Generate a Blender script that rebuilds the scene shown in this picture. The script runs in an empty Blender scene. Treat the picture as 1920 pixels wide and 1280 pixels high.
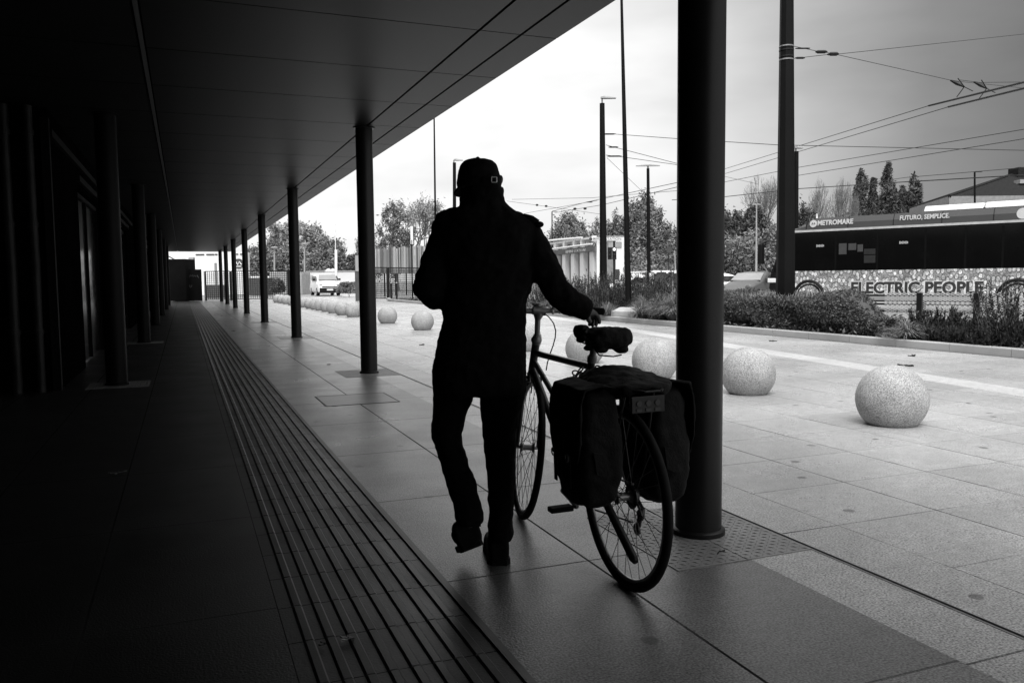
import bpy, bmesh, math, random
import numpy as np
from mathutils import Vector, Matrix
random.seed(7); rng = np.random.default_rng(7)
PI = math.pi; R = math.radians
scene = bpy.context.scene
COL = scene.collection

# ---------------------------------------------------------------- camera
FPX, PITCH, YAW, ROLL, CH = 1539.11874, .0752957, .3796122, -.00972315, 1.15
cy, sy = math.cos(YAW), math.sin(YAW)
Fw = Vector((sy*math.cos(PITCH), cy*math.cos(PITCH), -math.sin(PITCH)))
Rt0 = Vector((cy, -sy, 0)); Up0 = Rt0.cross(Fw)
c_, s_ = math.cos(ROLL), math.sin(ROLL)
Rt = Rt0*c_ + Up0*s_; Up = Up0*c_ - Rt0*s_
Hd = Vector((sy, cy, 0)); Cp = Vector((0, 0, CH))
cam = bpy.data.objects.new('camera', bpy.data.cameras.new('camera')); COL.objects.link(cam)
cam.data.sensor_width = 36; cam.data.lens = FPX/1920*36; cam.data.clip_end = 2000; cam.data.clip_start = .05
cam.matrix_world = Matrix(((Rt.x, Up.x, -Fw.x, 0), (Rt.y, Up.y, -Fw.y, 0), (Rt.z, Up.z, -Fw.z, CH), (0, 0, 0, 1)))
scene.camera = cam
# survey helpers: directions measured from the photograph, every point placed at its own real distance
def ray(x, y): return Fw + Rt*((x-960)/FPX) - Up*((y-640)/FPX)
def V(x, y, D):
    d = ray(x, y); return Cp + d*(D/d.dot(Hd))
def G(x, y, Z=0.):
    d = ray(x, y); return Cp + d*((Z-CH)/d.z)
def online(px, P, az):
    """ground point where the vertical plane through P along azimuth az meets pixel column px"""
    dr = Vector((math.sin(az), math.cos(az), 0)); n = Vector((dr.y, -dr.x, 0)); r = ray(px, 520); r = Vector((r.x, r.y, 0))
    t = (Vector((P[0], P[1], 0))).dot(n)/r.dot(n); return r*t
def zat(px, py, D): return V(px, py, D).z

# ---------------------------------------------------------------- materials
MATS = {}
def nd(nt, t, **k):
    n = nt.nodes.new(t)
    for a, b in k.items(): setattr(n, a, b)
    return n
def mat(name, v, rough=.6, var=.15, scale=6., bump=0., metal=0., spec=.3, bscale=None, fine=0., fscale=150., emit=0., coat=0.):
    if name in MATS: return MATS[name]
    m = bpy.data.materials.new(name); m.use_nodes = True; nt = m.node_tree; L = nt.links
    b = nt.nodes['Principled BSDF']; b.inputs['Roughness'].default_value = rough; b.inputs['Metallic'].default_value = metal
    b.inputs['Specular IOR Level'].default_value = spec
    b.inputs['Coat Weight'].default_value = coat
    tc = nd(nt, 'ShaderNodeTexCoord')
    n1 = nd(nt, 'ShaderNodeTexNoise'); n1.inputs['Scale'].default_value = scale; n1.inputs['Detail'].default_value = 6
    L.new(tc.outputs['Object'], n1.inputs['Vector'])
    mr = nd(nt, 'ShaderNodeMapRange'); mr.inputs[1].default_value = .3; mr.inputs[2].default_value = .7
    mr.inputs[3].default_value = v*(1-var); mr.inputs[4].default_value = v*(1+var)
    L.new(n1.outputs['Fac'], mr.inputs[0]); out = mr.outputs[0]
    if fine:
        n2 = nd(nt, 'ShaderNodeTexNoise'); n2.inputs['Scale'].default_value = fscale; n2.inputs['Detail'].default_value = 2
        L.new(tc.outputs['Object'], n2.inputs['Vector'])
        m2 = nd(nt, 'ShaderNodeMapRange'); m2.inputs[1].default_value = .3; m2.inputs[2].default_value = .7; m2.inputs[3].default_value = 1-fine; m2.inputs[4].default_value = 1+fine
        L.new(n2.outputs['Fac'], m2.inputs[0])
        mu = nd(nt, 'ShaderNodeMath', operation='MULTIPLY'); L.new(out, mu.inputs[0]); L.new(m2.outputs[0], mu.inputs[1]); out = mu.outputs[0]
    cb = nd(nt, 'ShaderNodeCombineColor')
    for i in range(3): L.new(out, cb.inputs[i])
    L.new(cb.outputs[0], b.inputs['Base Color'])
    if emit: b.inputs['Emission Color'].default_value = (1, 1, 1, 1); b.inputs['Emission Strength'].default_value = emit
    if bump:
        bp = nd(nt, 'ShaderNodeBump'); bp.inputs['Strength'].default_value = bump; bp.inputs['Distance'].default_value = .01
        nb = nd(nt, 'ShaderNodeTexNoise'); nb.inputs['Scale'].default_value = bscale or scale*4; nb.inputs['Detail'].default_value = 5
        L.new(tc.outputs['Object'], nb.inputs['Vector']); L.new(nb.outputs['Fac'], bp.inputs['Height']); L.new(bp.outputs['Normal'], b.inputs['Normal'])
    MATS[name] = m; return m

def paving(name, v, rough, xs, ys, jw=.006, jv=.25, slab=.12, fine=.25, stain=.4, rvar=.1, pspec=.5, glowj=False):
    """xs/ys = (offset, spacing) of the joints in metres; slabs get their own tone; granite grain, stains and spots"""
    m = bpy.data.materials.new(name); m.use_nodes = True; nt = m.node_tree; L = nt.links
    b = nt.nodes['Principled BSDF']; b.inputs['Specular IOR Level'].default_value = pspec
    tc = nd(nt, 'ShaderNodeTexCoord'); sp = nd(nt, 'ShaderNodeSeparateXYZ'); L.new(tc.outputs['Object'], sp.inputs[0])
    def M(op, a, c=None, d=None):
        n = nd(nt, 'ShaderNodeMath', operation=op)
        for i, q in enumerate((a, c, d)):
            if q is None: continue
            if isinstance(q, (int, float)): n.inputs[i].default_value = q
            else: L.new(q, n.inputs[i])
        return n.outputs[0]
    cells = []; lines = []
    for sock, (off, s) in ((sp.outputs[0], xs), (sp.outputs[1], ys)):
        if not s: continue
        u = M('DIVIDE', M('SUBTRACT', sock, off), s); fr = M('FRACT', u); cells.append(M('FLOOR', u))
        lines.append(M('GREATER_THAN', M('ABSOLUTE', M('SUBTRACT', fr, .5)), .5-jw/s/2))
    joint = lines[0] if len(lines) == 1 else M('MAXIMUM', lines[0], M('MULTIPLY', lines[1], .55))
    cv = nd(nt, 'ShaderNodeCombineXYZ')
    for i, q in enumerate(cells): L.new(q, cv.inputs[i])
    wn = nd(nt, 'ShaderNodeTexWhiteNoise'); wn.noise_dimensions = '3D'; L.new(cv.outputs[0], wn.inputs['Vector'])
    tone = M('MULTIPLY_ADD', wn.outputs['Value'], 2*slab, 1-slab)
    def noise(sc, det, lo, hi, a, c):
        n = nd(nt, 'ShaderNodeTexNoise'); n.inputs['Scale'].default_value = sc; n.inputs['Detail'].default_value = det
        L.new(tc.outputs['Object'], n.inputs['Vector'])
        r = nd(nt, 'ShaderNodeMapRange'); r.inputs[1].default_value = lo; r.inputs[2].default_value = hi; r.inputs[3].default_value = a; r.inputs[4].default_value = c
        L.new(n.outputs['Fac'], r.inputs[0]); return r.outputs[0]
    grain = M('MULTIPLY', noise(130, 2, .36, .64, 1-fine*1.1, 1+fine*1.1), noise(14, 4, .3, .7, .88, 1.12)); blot = noise(1.1, 4, .25, .78, 1+.12, 1-stain*.45)
    dirt = noise(.35, 4, .35, .65, .88, 1.1)
    vo = nd(nt, 'ShaderNodeTexVoronoi'); vo.voronoi_dimensions = '2D'; vo.inputs['Scale'].default_value = 1.15; L.new(tc.outputs['Object'], vo.inputs['Vector'])
    n5 = noise(14, 2, .3, .7, -.008, .008)
    spot = nd(nt, 'ShaderNodeMapRange'); spot.inputs[1].default_value = .026; spot.inputs[2].default_value = .036; spot.inputs[3].default_value = 1-stain; spot.inputs[4].default_value = 1
    L.new(M('ADD', vo.outputs['Distance'], n5), spot.inputs[0])
    vp = nd(nt, 'ShaderNodeTexVoronoi'); vp.voronoi_dimensions = '2D'; vp.inputs['Scale'].default_value = 26; L.new(tc.outputs['Object'], vp.inputs['Vector'])
    pit = nd(nt, 'ShaderNodeMapRange'); pit.inputs[1].default_value = .10; pit.inputs[2].default_value = .16; pit.inputs[3].default_value = .6; pit.inputs[4].default_value = 1
    L.new(vp.outputs['Distance'], pit.inputs[0])
    val = M('MULTIPLY', M('MULTIPLY', M('MULTIPLY', tone, grain), M('MULTIPLY', blot, dirt)), M('MULTIPLY', M('MULTIPLY', spot.outputs[0], pit.outputs[0]), v))
    wj = noise(2.3, 4, .35, .65, .35, 1.0)
    jm = M('MULTIPLY', joint, wj)
    mx = nd(nt, 'ShaderNodeMix'); mx.data_type = 'FLOAT'; L.new(jm, mx.inputs[0]); L.new(val, mx.inputs[2]); mx.inputs[3].default_value = v*jv
    cb = nd(nt, 'ShaderNodeCombineColor')
    for i in range(3): L.new(mx.outputs[0], cb.inputs[i])
    L.new(cb.outputs[0], b.inputs['Base Color'])
    mr_ = nd(nt, 'ShaderNodeMix'); mr_.data_type = 'FLOAT'; L.new(joint, mr_.inputs[0]); L.new(noise(2.2, 3, .2, .8, rough-rvar, rough+rvar), mr_.inputs[2]); mr_.inputs[3].default_value = .95; L.new(mr_.outputs[0], b.inputs['Roughness'])
    if not glowj: L.new(M('MULTIPLY_ADD', joint, -pspec, pspec), b.inputs['Specular IOR Level'])
    bp = nd(nt, 'ShaderNodeBump'); bp.inputs['Strength'].default_value = .18; bp.inputs['Distance'].default_value = .003
    L.new(M('SUBTRACT', grain, M('MULTIPLY', joint, 2.)), bp.inputs['Height']); L.new(bp.outputs['Normal'], b.inputs['Normal'])
    MATS[name] = m; return m

BLACKM = mat('matt_black', .004, .9, .2, 3, spec=.08)
LEAFK = mat('needle_foliage', .022, .7, .5, 3, spec=.2)
BLK = mat('painted_steel_dark', .008, .42, .2, 3, fine=.1, spec=.3)
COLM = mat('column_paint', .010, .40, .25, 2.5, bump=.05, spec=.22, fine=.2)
STEEL = mat('galvanised_steel', .25, .4, .15, 8, metal=.6)
CHROME = mat('chrome', .5, .25, .1, 10, metal=1)
RUBBER = mat('rubber', .008, .75, .2, 30, spec=.15)
WHITEP = mat('white_paint', .75, .45, .06, 2)
GREYP = mat('grey_paint', .3, .5, .1, 2)
DKGLASS = mat('dark_glass', .012, .12, .2, 1.2, spec=.5)
CONC = mat('cast_concrete', .38, .8, .12, 5, bump=.2, fine=.15)
SOIL = mat('bed_soil', .03, .95, .5, 8, bump=.6)
ASPH = mat('asphalt', .22, .85, .2, .6, fine=.25, fscale=60)
LEAFD = mat('leaf_dark', .075, .6, .5, 2.5)
LEAFM = mat('leaf_mid', .17, .6, .5, 1.5)
LEAFL = mat('leaf_light', .26, .6, .45, 1.2)
BARK = mat('bark', .14, .9, .4, 10, bump=.4)
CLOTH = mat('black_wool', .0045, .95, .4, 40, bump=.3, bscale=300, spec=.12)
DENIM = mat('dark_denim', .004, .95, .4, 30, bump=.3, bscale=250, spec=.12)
SKIN = mat('skin', .07, .55, .1, 20, bump=.1)
SHOE = mat('black_leather', .004, .7, .3, 20, spec=.1)
FRAMEP = mat('bicycle_enamel', .03, .3, .3, 6, coat=.3)
BAGM = mat('bag_canvas', .006, .8, .3, 25, bump=.3, bscale=120, spec=.2)

# ---------------------------------------------------------------- mesh builder
class MB:
    def __init__(s): s.v = []; s.f = []
    def add(s, vs, fs):
        o = len(s.v); s.v += [tuple(q) for q in vs]; s.f += [tuple(o+i for i in f) for f in fs]; return s
    def box(s, a, b, M=None):
        x0, y0, z0 = a; x1, y1, z1 = b
        vs = [Vector(q) for q in ((x0,y0,z0),(x1,y0,z0),(x1,y1,z0),(x0,y1,z0),(x0,y0,z1),(x1,y0,z1),(x1,y1,z1),(x0,y1,z1))]
        if M: vs = [M @ q for q in vs]
        return s.add(vs, [(0,3,2,1),(4,5,6,7),(0,1,5,4),(1,2,6,5),(2,3,7,6),(3,0,4,7)])
    def tube(s, pts, rad, n=8, cap=True):
        pts = [Vector(p) for p in pts]
        if not hasattr(rad, '__len__'): rad = [rad]*len(pts)
        rings = []; prev = None
        for i, p in enumerate(pts):
            t = (pts[min(i+1, len(pts)-1)]-pts[max(i-1, 0)])
            t = t.normalized() if t.length > 1e-9 else Vector((0, 0, 1))
            if prev is None: a = t.orthogonal().normalized()
            else:
                a = prev - t*prev.dot(t); a = a.normalized() if a.length > 1e-6 else t.orthogonal().normalized()
            prev = a; b = t.cross(a)
            rings.append([p + (a*math.cos(2*PI*k/n)+b*math.sin(2*PI*k/n))*rad[i] for k in range(n)])
        return s.loft(rings, cap)
    def loft(s, rings, cap=True):
        n = len(rings[0]); vs = [q for r in rings for q in r]; fs = []
        for i in range(len(rings)-1):
            for k in range(n): fs.append((i*n+k, i*n+(k+1) % n, (i+1)*n+(k+1) % n, (i+1)*n+k))
        if cap: fs.append(tuple(reversed(range(n)))); fs.append(tuple((len(rings)-1)*n+k for k in range(n)))
        return s.add(vs, fs)
    def cyl(s, p0, p1, r0, r1=None, n=16): return s.tube([p0, p1], [r0, r0 if r1 is None else r1], n)
    def sphere(s, c, r, nu=16, nv=10, M=None):
        c = Vector(c); r = Vector((r, r, r)) if not hasattr(r, '__len__') else Vector(r)
        vs = []; fs = []
        for j in range(1, nv):
            th = PI*j/nv
            for i in range(nu):
                ph = 2*PI*i/nu; q = Vector((math.sin(th)*math.cos(ph)*r.x, math.sin(th)*math.sin(ph)*r.y, math.cos(th)*r.z))
                vs.append(c + (M @ q if M else q))
        q = Vector((0, 0, r.z)); vs.append(c + (M @ q if M else q)); vs.append(c - (M @ q if M else q)); t = len(vs)-2
        for j in range(nv-2):
            for i in range(nu): fs.append((j*nu+i, (j+1)*nu+i, (j+1)*nu+(i+1) % nu, j*nu+(i+1) % nu))
        for i in range(nu): fs.append((t, i, (i+1) % nu)); fs.append((t+1, (nv-2)*nu+(i+1) % nu, (nv-2)*nu+i))
        return s.add(vs, fs)
    def prism(s, poly, vec):
        """poly = planar 3-D loop, extruded along vec"""
        vec = Vector(vec); p = [Vector(q) for q in poly]; n = len(p)
        return s.add(p+[q+vec for q in p], [tuple(reversed(range(n))), tuple(range(n, 2*n))]+[(i, (i+1) % n, n+(i+1) % n, n+i) for i in range(n)])
    def torus(s, c, R_, r, ax, n=48, m=8, a0=0, a1=2*PI, e1=None):
        ax = Vector(ax).normalized(); e1 = (Vector(e1) if e1 else ax.orthogonal()).normalized(); e2 = ax.cross(e1); c = Vector(c)
        full = abs(a1-a0-2*PI) < 1e-6; N = n if full else n+1; rings = []
        for i in range(N):
            a = a0+(a1-a0)*i/n; d = e1*math.cos(a)+e2*math.sin(a)
            rings.append([c+d*(R_+r*math.cos(2*PI*k/m))+ax*(r*math.sin(2*PI*k/m)) for k in range(m)])
        if full: rings.append(rings[0]); return s.loft(rings, False)
        return s.loft(rings)
    def quads(s, arr):
        arr = np.asarray(arr).reshape(-1, 4, 3); o = len(s.v); s.v += [tuple(q) for q in arr.reshape(-1, 3).tolist()]
        s.f += [(o+4*i, o+4*i+1, o+4*i+2, o+4*i+3) for i in range(len(arr))]; return s
    def tris(s, arr):
        arr = np.asarray(arr).reshape(-1, 3, 3); o = len(s.v); s.v += [tuple(q) for q in arr.reshape(-1, 3).tolist()]
        s.f += [(o+3*i, o+3*i+1, o+3*i+2) for i in range(len(arr))]; return s
    def build(s, name, m, parent=None, world=False, smooth=False, bevel=0, norm=True):
        me = bpy.data.meshes.new(name); vs = s.v
        if world and parent is not None:
            inv = parent.matrix_basis.inverted(); vs = [tuple(inv @ Vector(q)) for q in vs]
        me.from_pydata(vs, [], s.f); me.materials.append(m)
        if norm and len(s.f) < 60000:
            bm = bmesh.new(); bm.from_mesh(me)
            bmesh.ops.recalc_face_normals(bm, faces=bm.faces)
            if bevel: bmesh.ops.bevel(bm, geom=[e for e in bm.edges if len(e.link_faces) == 2 and e.calc_face_angle(0) > .5], offset=bevel, segments=2, affect='EDGES', profile=.5)
            bm.to_mesh(me); bm.free()
        if smooth: me.shade_smooth() if hasattr(me, 'shade_smooth') else None
        if smooth == 'angle':
            try: me.set_sharp_from_angle(angle=R(35))
            except Exception: pass
        o = bpy.data.objects.new(name, me); COL.objects.link(o)
        if parent is not None: o.parent = parent
        return o
def tag(o, label=None, cat=None, group=None, kind=None):
    if label: o['label'] = label
    if cat: o['category'] = cat
    if group: o['group'] = group
    if kind: o['kind'] = kind
    return o
def thing(name, label, cat, loc=(0, 0, 0), rz=0, group=None, M=None):
    o = bpy.data.objects.new(name, None); COL.objects.link(o); o.empty_display_size = .2
    if M is not None: o.matrix_basis = M
    else: o.location = loc; o.rotation_euler = (0, 0, rz)
    o.matrix_basis = o.matrix_basis
    return tag(o, label, cat, group)
def struct(name, mb, m, **k): return tag(mb.build(name, m, **k), kind='structure')
def copy_tree(o, parent=None):
    c = o.copy(); COL.objects.link(c); c.parent = parent
    for ch in list(o.children): copy_tree(ch, c)
    return c
def fix(o):  # matrix_basis of a fresh Empty from loc/rot
    return o
def text_mesh(name, body, size, M, m, parent, ext=.004, align='LEFT', bold=0.0, sx=1.0, world=False):
    cu = bpy.data.curves.new(name, 'FONT'); cu.body = body; cu.size = size; cu.extrude = ext; cu.align_x = align; cu.offset = bold; cu.resolution_u = 3
    t = bpy.data.objects.new(name+'_src', cu); COL.objects.link(t)
    dg = bpy.context.evaluated_depsgraph_get(); dg.update()
    me = bpy.data.meshes.new_from_object(t.evaluated_get(dg)); bpy.data.objects.remove(t)
    me.transform(M @ Matrix.Diagonal((sx, 1, 1, 1)))
    if world and parent is not None: me.transform(parent.matrix_basis.inverted())
    me.materials.clear(); me.materials.append(m)
    o = bpy.data.objects.new(name, me); COL.objects.link(o); o.parent = parent; return o
def frame_matrix(x, y, z, o):
    return Matrix(((x[0], y[0], z[0], o[0]), (x[1], y[1], z[1], o[1]), (x[2], y[2], z[2], o[2]), (0, 0, 0, 1)))

# ---------------------------------------------------------------- ground
def sheet(name, poly, m, z=0., th=None):
    mb = MB(); mb.add([(x, y, z) for x, y in poly], [tuple(range(len(poly)))]); o = struct(name, mb, m, norm=False); return o
YE = 54.5
P_CAN = paving('canopy_paving_shaded', .155, .31, (.88, .62), (2.94, 1.222), .011, .10, .16, .5, .6, .07)  # same stone as the plaza, canopy shade put into its darker tone
P_LEFT = paving('wall_side_paving_shaded', .013, .42, (.27, .62), (2.94, 1.222), .008, 2.4, .14, .45, .45, .07)  # same slabs again, nearly black: the deep shade by the wall is painted in
P_BAND = paving('pale_band_paving', .36, .33, (0, 0), (2.91, 1.22), .010, .12, .08, .5, .6, .07)
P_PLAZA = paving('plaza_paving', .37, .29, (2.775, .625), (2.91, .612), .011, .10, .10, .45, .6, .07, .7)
P_PBAND = paving('plaza_band_paving', .46, .35, (0, 0), (2.91, 1.22), .007, .4, .05, .2, .2)
P_STRIP = paving('tactile_base', .022, .42, (0, 0), (2.94, .305), .005, .3, .12, .25, .3)
struct('ground', MB().add([(-260, -200, -.03), (400, -200, -.03), (400, 700, -.03), (-260, 700, -.03)], [(0, 1, 2, 3)]), ASPH, norm=False)
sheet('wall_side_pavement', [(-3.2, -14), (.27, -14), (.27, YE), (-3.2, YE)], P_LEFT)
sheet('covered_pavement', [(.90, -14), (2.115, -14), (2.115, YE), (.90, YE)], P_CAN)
sheet('pale_pavement_band', [(2.115, -14), (2.425, -14), (2.425, YE), (2.115, YE)], P_BAND)
sheet('outer_pavement_band', [(2.455, -14), (2.775, -14), (2.775, YE), (2.455, YE)], P_BAND)
# plaza with the slightly oblique light band let in
bl = lambda y: 7.45+(y-6)*.16
yy = [-14, 28, 60]
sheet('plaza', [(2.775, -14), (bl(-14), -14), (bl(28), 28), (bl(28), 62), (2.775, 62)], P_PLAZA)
sheet('plaza_light_band', [(bl(-14), -14), (bl(-14)+.42, -14), (bl(28)+.42, 28), (bl(28)+.42, 62), (bl(28), 62), (bl(28), 28)], P_PBAND)
sheet('outer_plaza', [(bl(-14)+.42, -14), (10.66, -14), (10.66, 46), (12.5, 49.5), (30, 52), (30, 75), (bl(28)+.42, 75), (bl(28)+.42, 28)], P_PLAZA)
# drain slot: dark channel with two steel lips
mb = MB(); mb.box((2.425, -14, -.06), (2.455, YE, -.045)); d = struct('drain_channel', mb, mat('drain_void', .01, .9))
mb = MB(); mb.box((2.425, -14, -.05), (2.4305, YE, .002)); mb.box((2.4495, -14, -.05), (2.455, YE, .002)); mb.box((2.4385, -14, -.05), (2.4415, YE, -.001))
l = mb.build('drain_lip', STEEL, d)
# tactile strip: base tiles with raised longitudinal bars
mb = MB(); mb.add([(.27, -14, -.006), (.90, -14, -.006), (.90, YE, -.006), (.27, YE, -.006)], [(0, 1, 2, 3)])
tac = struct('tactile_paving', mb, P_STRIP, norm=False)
mb = MB()
TB = mat('tactile_bar', .045, .35, .3, 4, fine=.3)
for k in range(8):
    x = .335+k*.068
    y = -5.0
    while y < YE-.3:
        mb.loft([[Vector((x-.018, y+.002, -.006)), Vector((x-.011, y+.004, .0015)), Vector((x+.011, y+.004, .0015)), Vector((x+.018, y+.002, -.006))],
                 [Vector((x-.018, y+.303, -.006)), Vector((x-.011, y+.301, .0015)), Vector((x+.011, y+.301, .0015)), Vector((x+.018, y+.303, -.006))]])
        y += .305
mb.build('tactile_bar', TB, tac, norm=False)
mb = MB(); mb.box((.872, -14, -.006), (.899, YE, .001)); mb.build('edge_strip', mat('tactile_edge', .08, .4, .3, 3), tac)
# planting bed and kerb
KP = [(10.68, -6), (10.68, 30), (10.66, 40), (10.75, 45.5), (11.3, 48.6), (12.6, 50.2), (14.5, 50.8)]
struct('planting_bed', MB().add([(x+.12, y, .06) for x, y in KP]+[(17.2, 50.8, .06), (17.2, -6, .06)], [tuple(range(len(KP)+2))]), SOIL, norm=False)
mb = MB(); kpp = [Vector((x, y, 0)) for x, y in KP]
for i in range(len(kpp)-1):
    a, b = kpp[i], kpp[i+1]; L_ = (b-a).length; n = max(1, round(L_/1.0)); t = (b-a).normalized(); nn = Vector((t.y, -t.x, 0))
    for k in range(n):
        p = a+t*(L_*k/n+.004); q = a+t*(L_*(k+1)/n-.004); w = .15
        mb.prism([p+Vector((0, 0, -.02)), p+nn*w+Vector((0, 0, -.02)), p+nn*w+Vector((0, 0, .125)), p+nn*.012+Vector((0, 0, .125)), p+Vector((0, 0, .112))], q-p)
struct('kerb', mb, mat('kerb_stone', .30, .75, .2, 1.1, bump=.2, fine=.2))
# service hatch in the pavement: a sunk metal frame outline
hx0, hx1, hy0, hy1 = 1.18, 1.88, 7.6, 8.3
t = thing('access_hatch', 'rectangular inspection hatch sunk in the covered pavement beside the tactile strip', 'hatch', (1.53, 7.95, 0))
mb = MB(); w = .012
mb.box((hx0, hy0, -.01), (hx1, hy0+w, .003)); mb.box((hx0, hy1-w, -.01), (hx1, hy1, .003)); mb.box((hx0, hy0+w, -.01), (hx0+w, hy1-w, .003)); mb.box((hx1-w, hy0+w, -.01), (hx1, hy1-w, .003))
mb.build('frame', mat('hatch_frame', .03, .6), t, world=True)
t.location = (1.53, 7.95, 0)
mb = MB(); mb.box((hx0+w, hy0+w, -.01), (hx1-w, hy1-w, .002)); mb.build('cover', mat('hatch_cover', .125, .36, .2, 3, fine=.3), t, world=True)

# ---------------------------------------------------------------- canopy, columns, wall
ZC = 3.02
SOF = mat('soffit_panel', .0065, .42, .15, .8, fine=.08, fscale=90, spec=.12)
can = thing('station_canopy', 'long dark flat station canopy with panelled soffit over the colonnade', 'canopy', (0, 20, ZC))
def soffit_strip(nm, x0, x1, ys, m=SOF, gap=.014):
    mb = MB()
    for a, b in zip(ys[:-1], ys[1:]): mb.box((x0, a+gap/2, ZC), (x1, b-gap/2, ZC+.03))
    return mb.build(nm, m, can, world=True)
ys = [-14.03+1.333*i for i in range(51)]; ys = [y for y in ys if y < 53.3]+[53.6]
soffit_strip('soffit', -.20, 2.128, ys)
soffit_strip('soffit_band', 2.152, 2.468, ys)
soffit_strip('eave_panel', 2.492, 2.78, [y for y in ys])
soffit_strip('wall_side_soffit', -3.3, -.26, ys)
mb = MB(); mb.box((-3.4, -14.1, ZC+.035), (2.74, 53.55, ZC+.32)); mb.build('roof_slab', mat('roof_void', .004, .9, spec=.05), can, world=True)
mb = MB(); mb.box((2.745, -14.1, ZC+.034), (2.779, 53.6, ZC+.34)); mb.build('fascia', mat('fascia_metal', .05, .5, .1), can, world=True)
mb = MB(); mb.box((-.245, -14, ZC-.012), (-.215, 53.5, ZC+.02)); mb.build('trim_rail', mat('trim_alu', .10, .4, .1, metal=.3), can, world=True)
XR, Y0, SPC, XL, YL = 2.127, 3.077, 7.09, -.737, 3.18
rad = .103
PLM = mat('checker_plate', .20, .42, .2, 6, fine=.15)
ordn = ['nearest', 'second', 'third', 'fourth', 'fifth', 'sixth', 'seventh', 'eighth', 'ninth']
def column(x, y, label, grp, r, COLM=COLM):
    t = thing('column', label, 'column', (x, y, 0), 0, grp)
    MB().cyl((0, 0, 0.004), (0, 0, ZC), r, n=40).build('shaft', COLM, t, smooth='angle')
    mb = MB(); mb.tube([(0, 0, .003), (0, 0, .022), (0, 0, .03)], [r+.016, r+.016, r+.004], 40); mb.build('base_collar', COLM, t, smooth='angle')
    mb = MB(); mb.tube([(0, 0, ZC-.012), (0, 0, ZC-.001)], [r+.03, r+.03], 32)
    mb.build('head_collar', COLM, t); return t
def plate(x0, y0, x1, y1, label, lugs=True):
    t = thing('floor_plate', label, 'metal plate', ((x0+x1)/2, (y0+y1)/2, 0), 0, 'floor plates round the column feet')
    cx, cyy = (x0+x1)/2, (y0+y1)/2
    mb = MB(); mb.box((x0, y0, -.01), (cx-.002, y1, .003)); mb.box((cx+.002, y0, -.01), (x1, y1, .003)); mb.build('plate', PLM, t, world=True)
    if lugs:
        mb = MB(); i = 0; st = .031
        for a in np.arange(x0+.02, x1-.015, st):
            j = 0
            for b in np.arange(y0+.02, y1-.015, st):
                s = 1 if (i+j) % 2 else -1; u = Vector((math.cos(PI/4*s), math.sin(PI/4*s), 0))*.0155; w_ = Vector((-u.y, u.x, 0))*.17; c = Vector((a, b, 0))
                mb.add([c-u+Vector((0, 0, .003)), c+w_+Vector((0, 0, .0048)), c+u+Vector((0, 0, .003)), c-w_+Vector((0, 0, .0048))], [(0, 1, 2), (0, 2, 3)]); j += 1
            i += 1
        mb.build('tread', mat('worn_tread', .13, .35, .2, 6), t, world=True, norm=False)
for n in range(8):
    y = Y0+SPC*n
    if n == 7: y -= .3
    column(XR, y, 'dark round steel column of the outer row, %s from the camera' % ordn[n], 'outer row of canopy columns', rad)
    if n < 4:
        plate(XR-.36, y-.39, XR+.30, y+.40, 'square checker plate on the pavement round the foot of the %s outer column' % ordn[n], n < 2)
for n in range(1, 7):
    column(XL, YL+SPC*n, 'dark round steel column of the row beside the wall, %s from the camera' % ordn[n-1], 'wall-side row of canopy columns', .112, mat('column_paint_shaded', .004, .5, .25, 2.5, spec=.1))  # darker copy of the column paint, carrying the shade of the wall side
for k in (1, 2):
    plate(XL-.3, YL+SPC*k-.3, XL+.34, YL+SPC*k+.3, 'square checker plate round the foot of the %s wall-side column' % ordn[k-1], k < 2)
# station building along the left
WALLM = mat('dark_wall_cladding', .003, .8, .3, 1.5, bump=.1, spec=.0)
FR = mat('door_frame_metal', .004, .7, .1, spec=.05)
wb = thing('station_building', 'dark station building with glazed doors along the left of the covered walk', 'building', (-1.3, 30, 0))
XW = -1.28
mb = MB()
bays = [(12.6, 15.9), (19.3, 23.0), (26.4, 30.1), (33.5, 37.2), (40.6, 44.3)]
y = 10.1
for a, b in bays: mb.box((XW-.35, y, 0), (XW, a, ZC)); mb.box((XW-.35, a, 2.45), (XW, b, ZC)); y = b
mb.box((XW-.35, y, 0), (XW, 53.4, ZC)); mb.box((-3.2, 10.1, 0), (XW-.352, 10.4, ZC)); mb.box((-3.3, -14, 0), (-3.0, 10.1, ZC)); mb.box((-3.3, -14.3, 0), (2.4, -14.02, ZC))  # last box: unseen end wall added behind the camera to darken the walk
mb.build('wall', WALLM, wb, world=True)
for i, (a, b) in enumerate(bays):
    mb = MB()
    for q in (a, (a+b)/2-.03, b-.06): mb.box((XW-.12, q, .02), (XW-.06, q+.06, 2.44))
    mb.box((XW-.12, a+.06, 2.38), (XW-.06, (a+b)/2-.03, 2.44)); mb.box((XW-.12, (a+b)/2+.03, 2.38), (XW-.06, b-.06, 2.44))
    w_ = mb.build('window', FR, wb, world=True)
    mb = MB(); mb.box((XW-.10, a+.06, .02), (XW-.09, (a+b)/2-.03, 2.38)); mb.box((XW-.10, (a+b)/2+.03, .02), (XW-.09, b-.06, 2.38)); mb.build('pane', DKGLASS, w_, world=False).matrix_basis = Matrix.Identity(4)
    ch = w_.children[0]; ch.data.transform(wb.matrix_basis.inverted())
    mb = MB(); mb.box((XW+.001, a-.15, 2.52), (XW+.05, b+.15, 2.6)); mb.build('lintel', FR, wb, world=True)
mb = MB(); mb.box((XW+.001, 10.1, 2.72), (XW+.04, 53, 2.80)); mb.build('fascia_rail', FR, wb, world=True)
for x in (-1.30,):
    mb = MB(); mb.box((x-.04, 10.0, 0), (x+.04, 10.098, 2.9)); mb.build('corner_pilaster', FR, wb, world=True)
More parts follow.
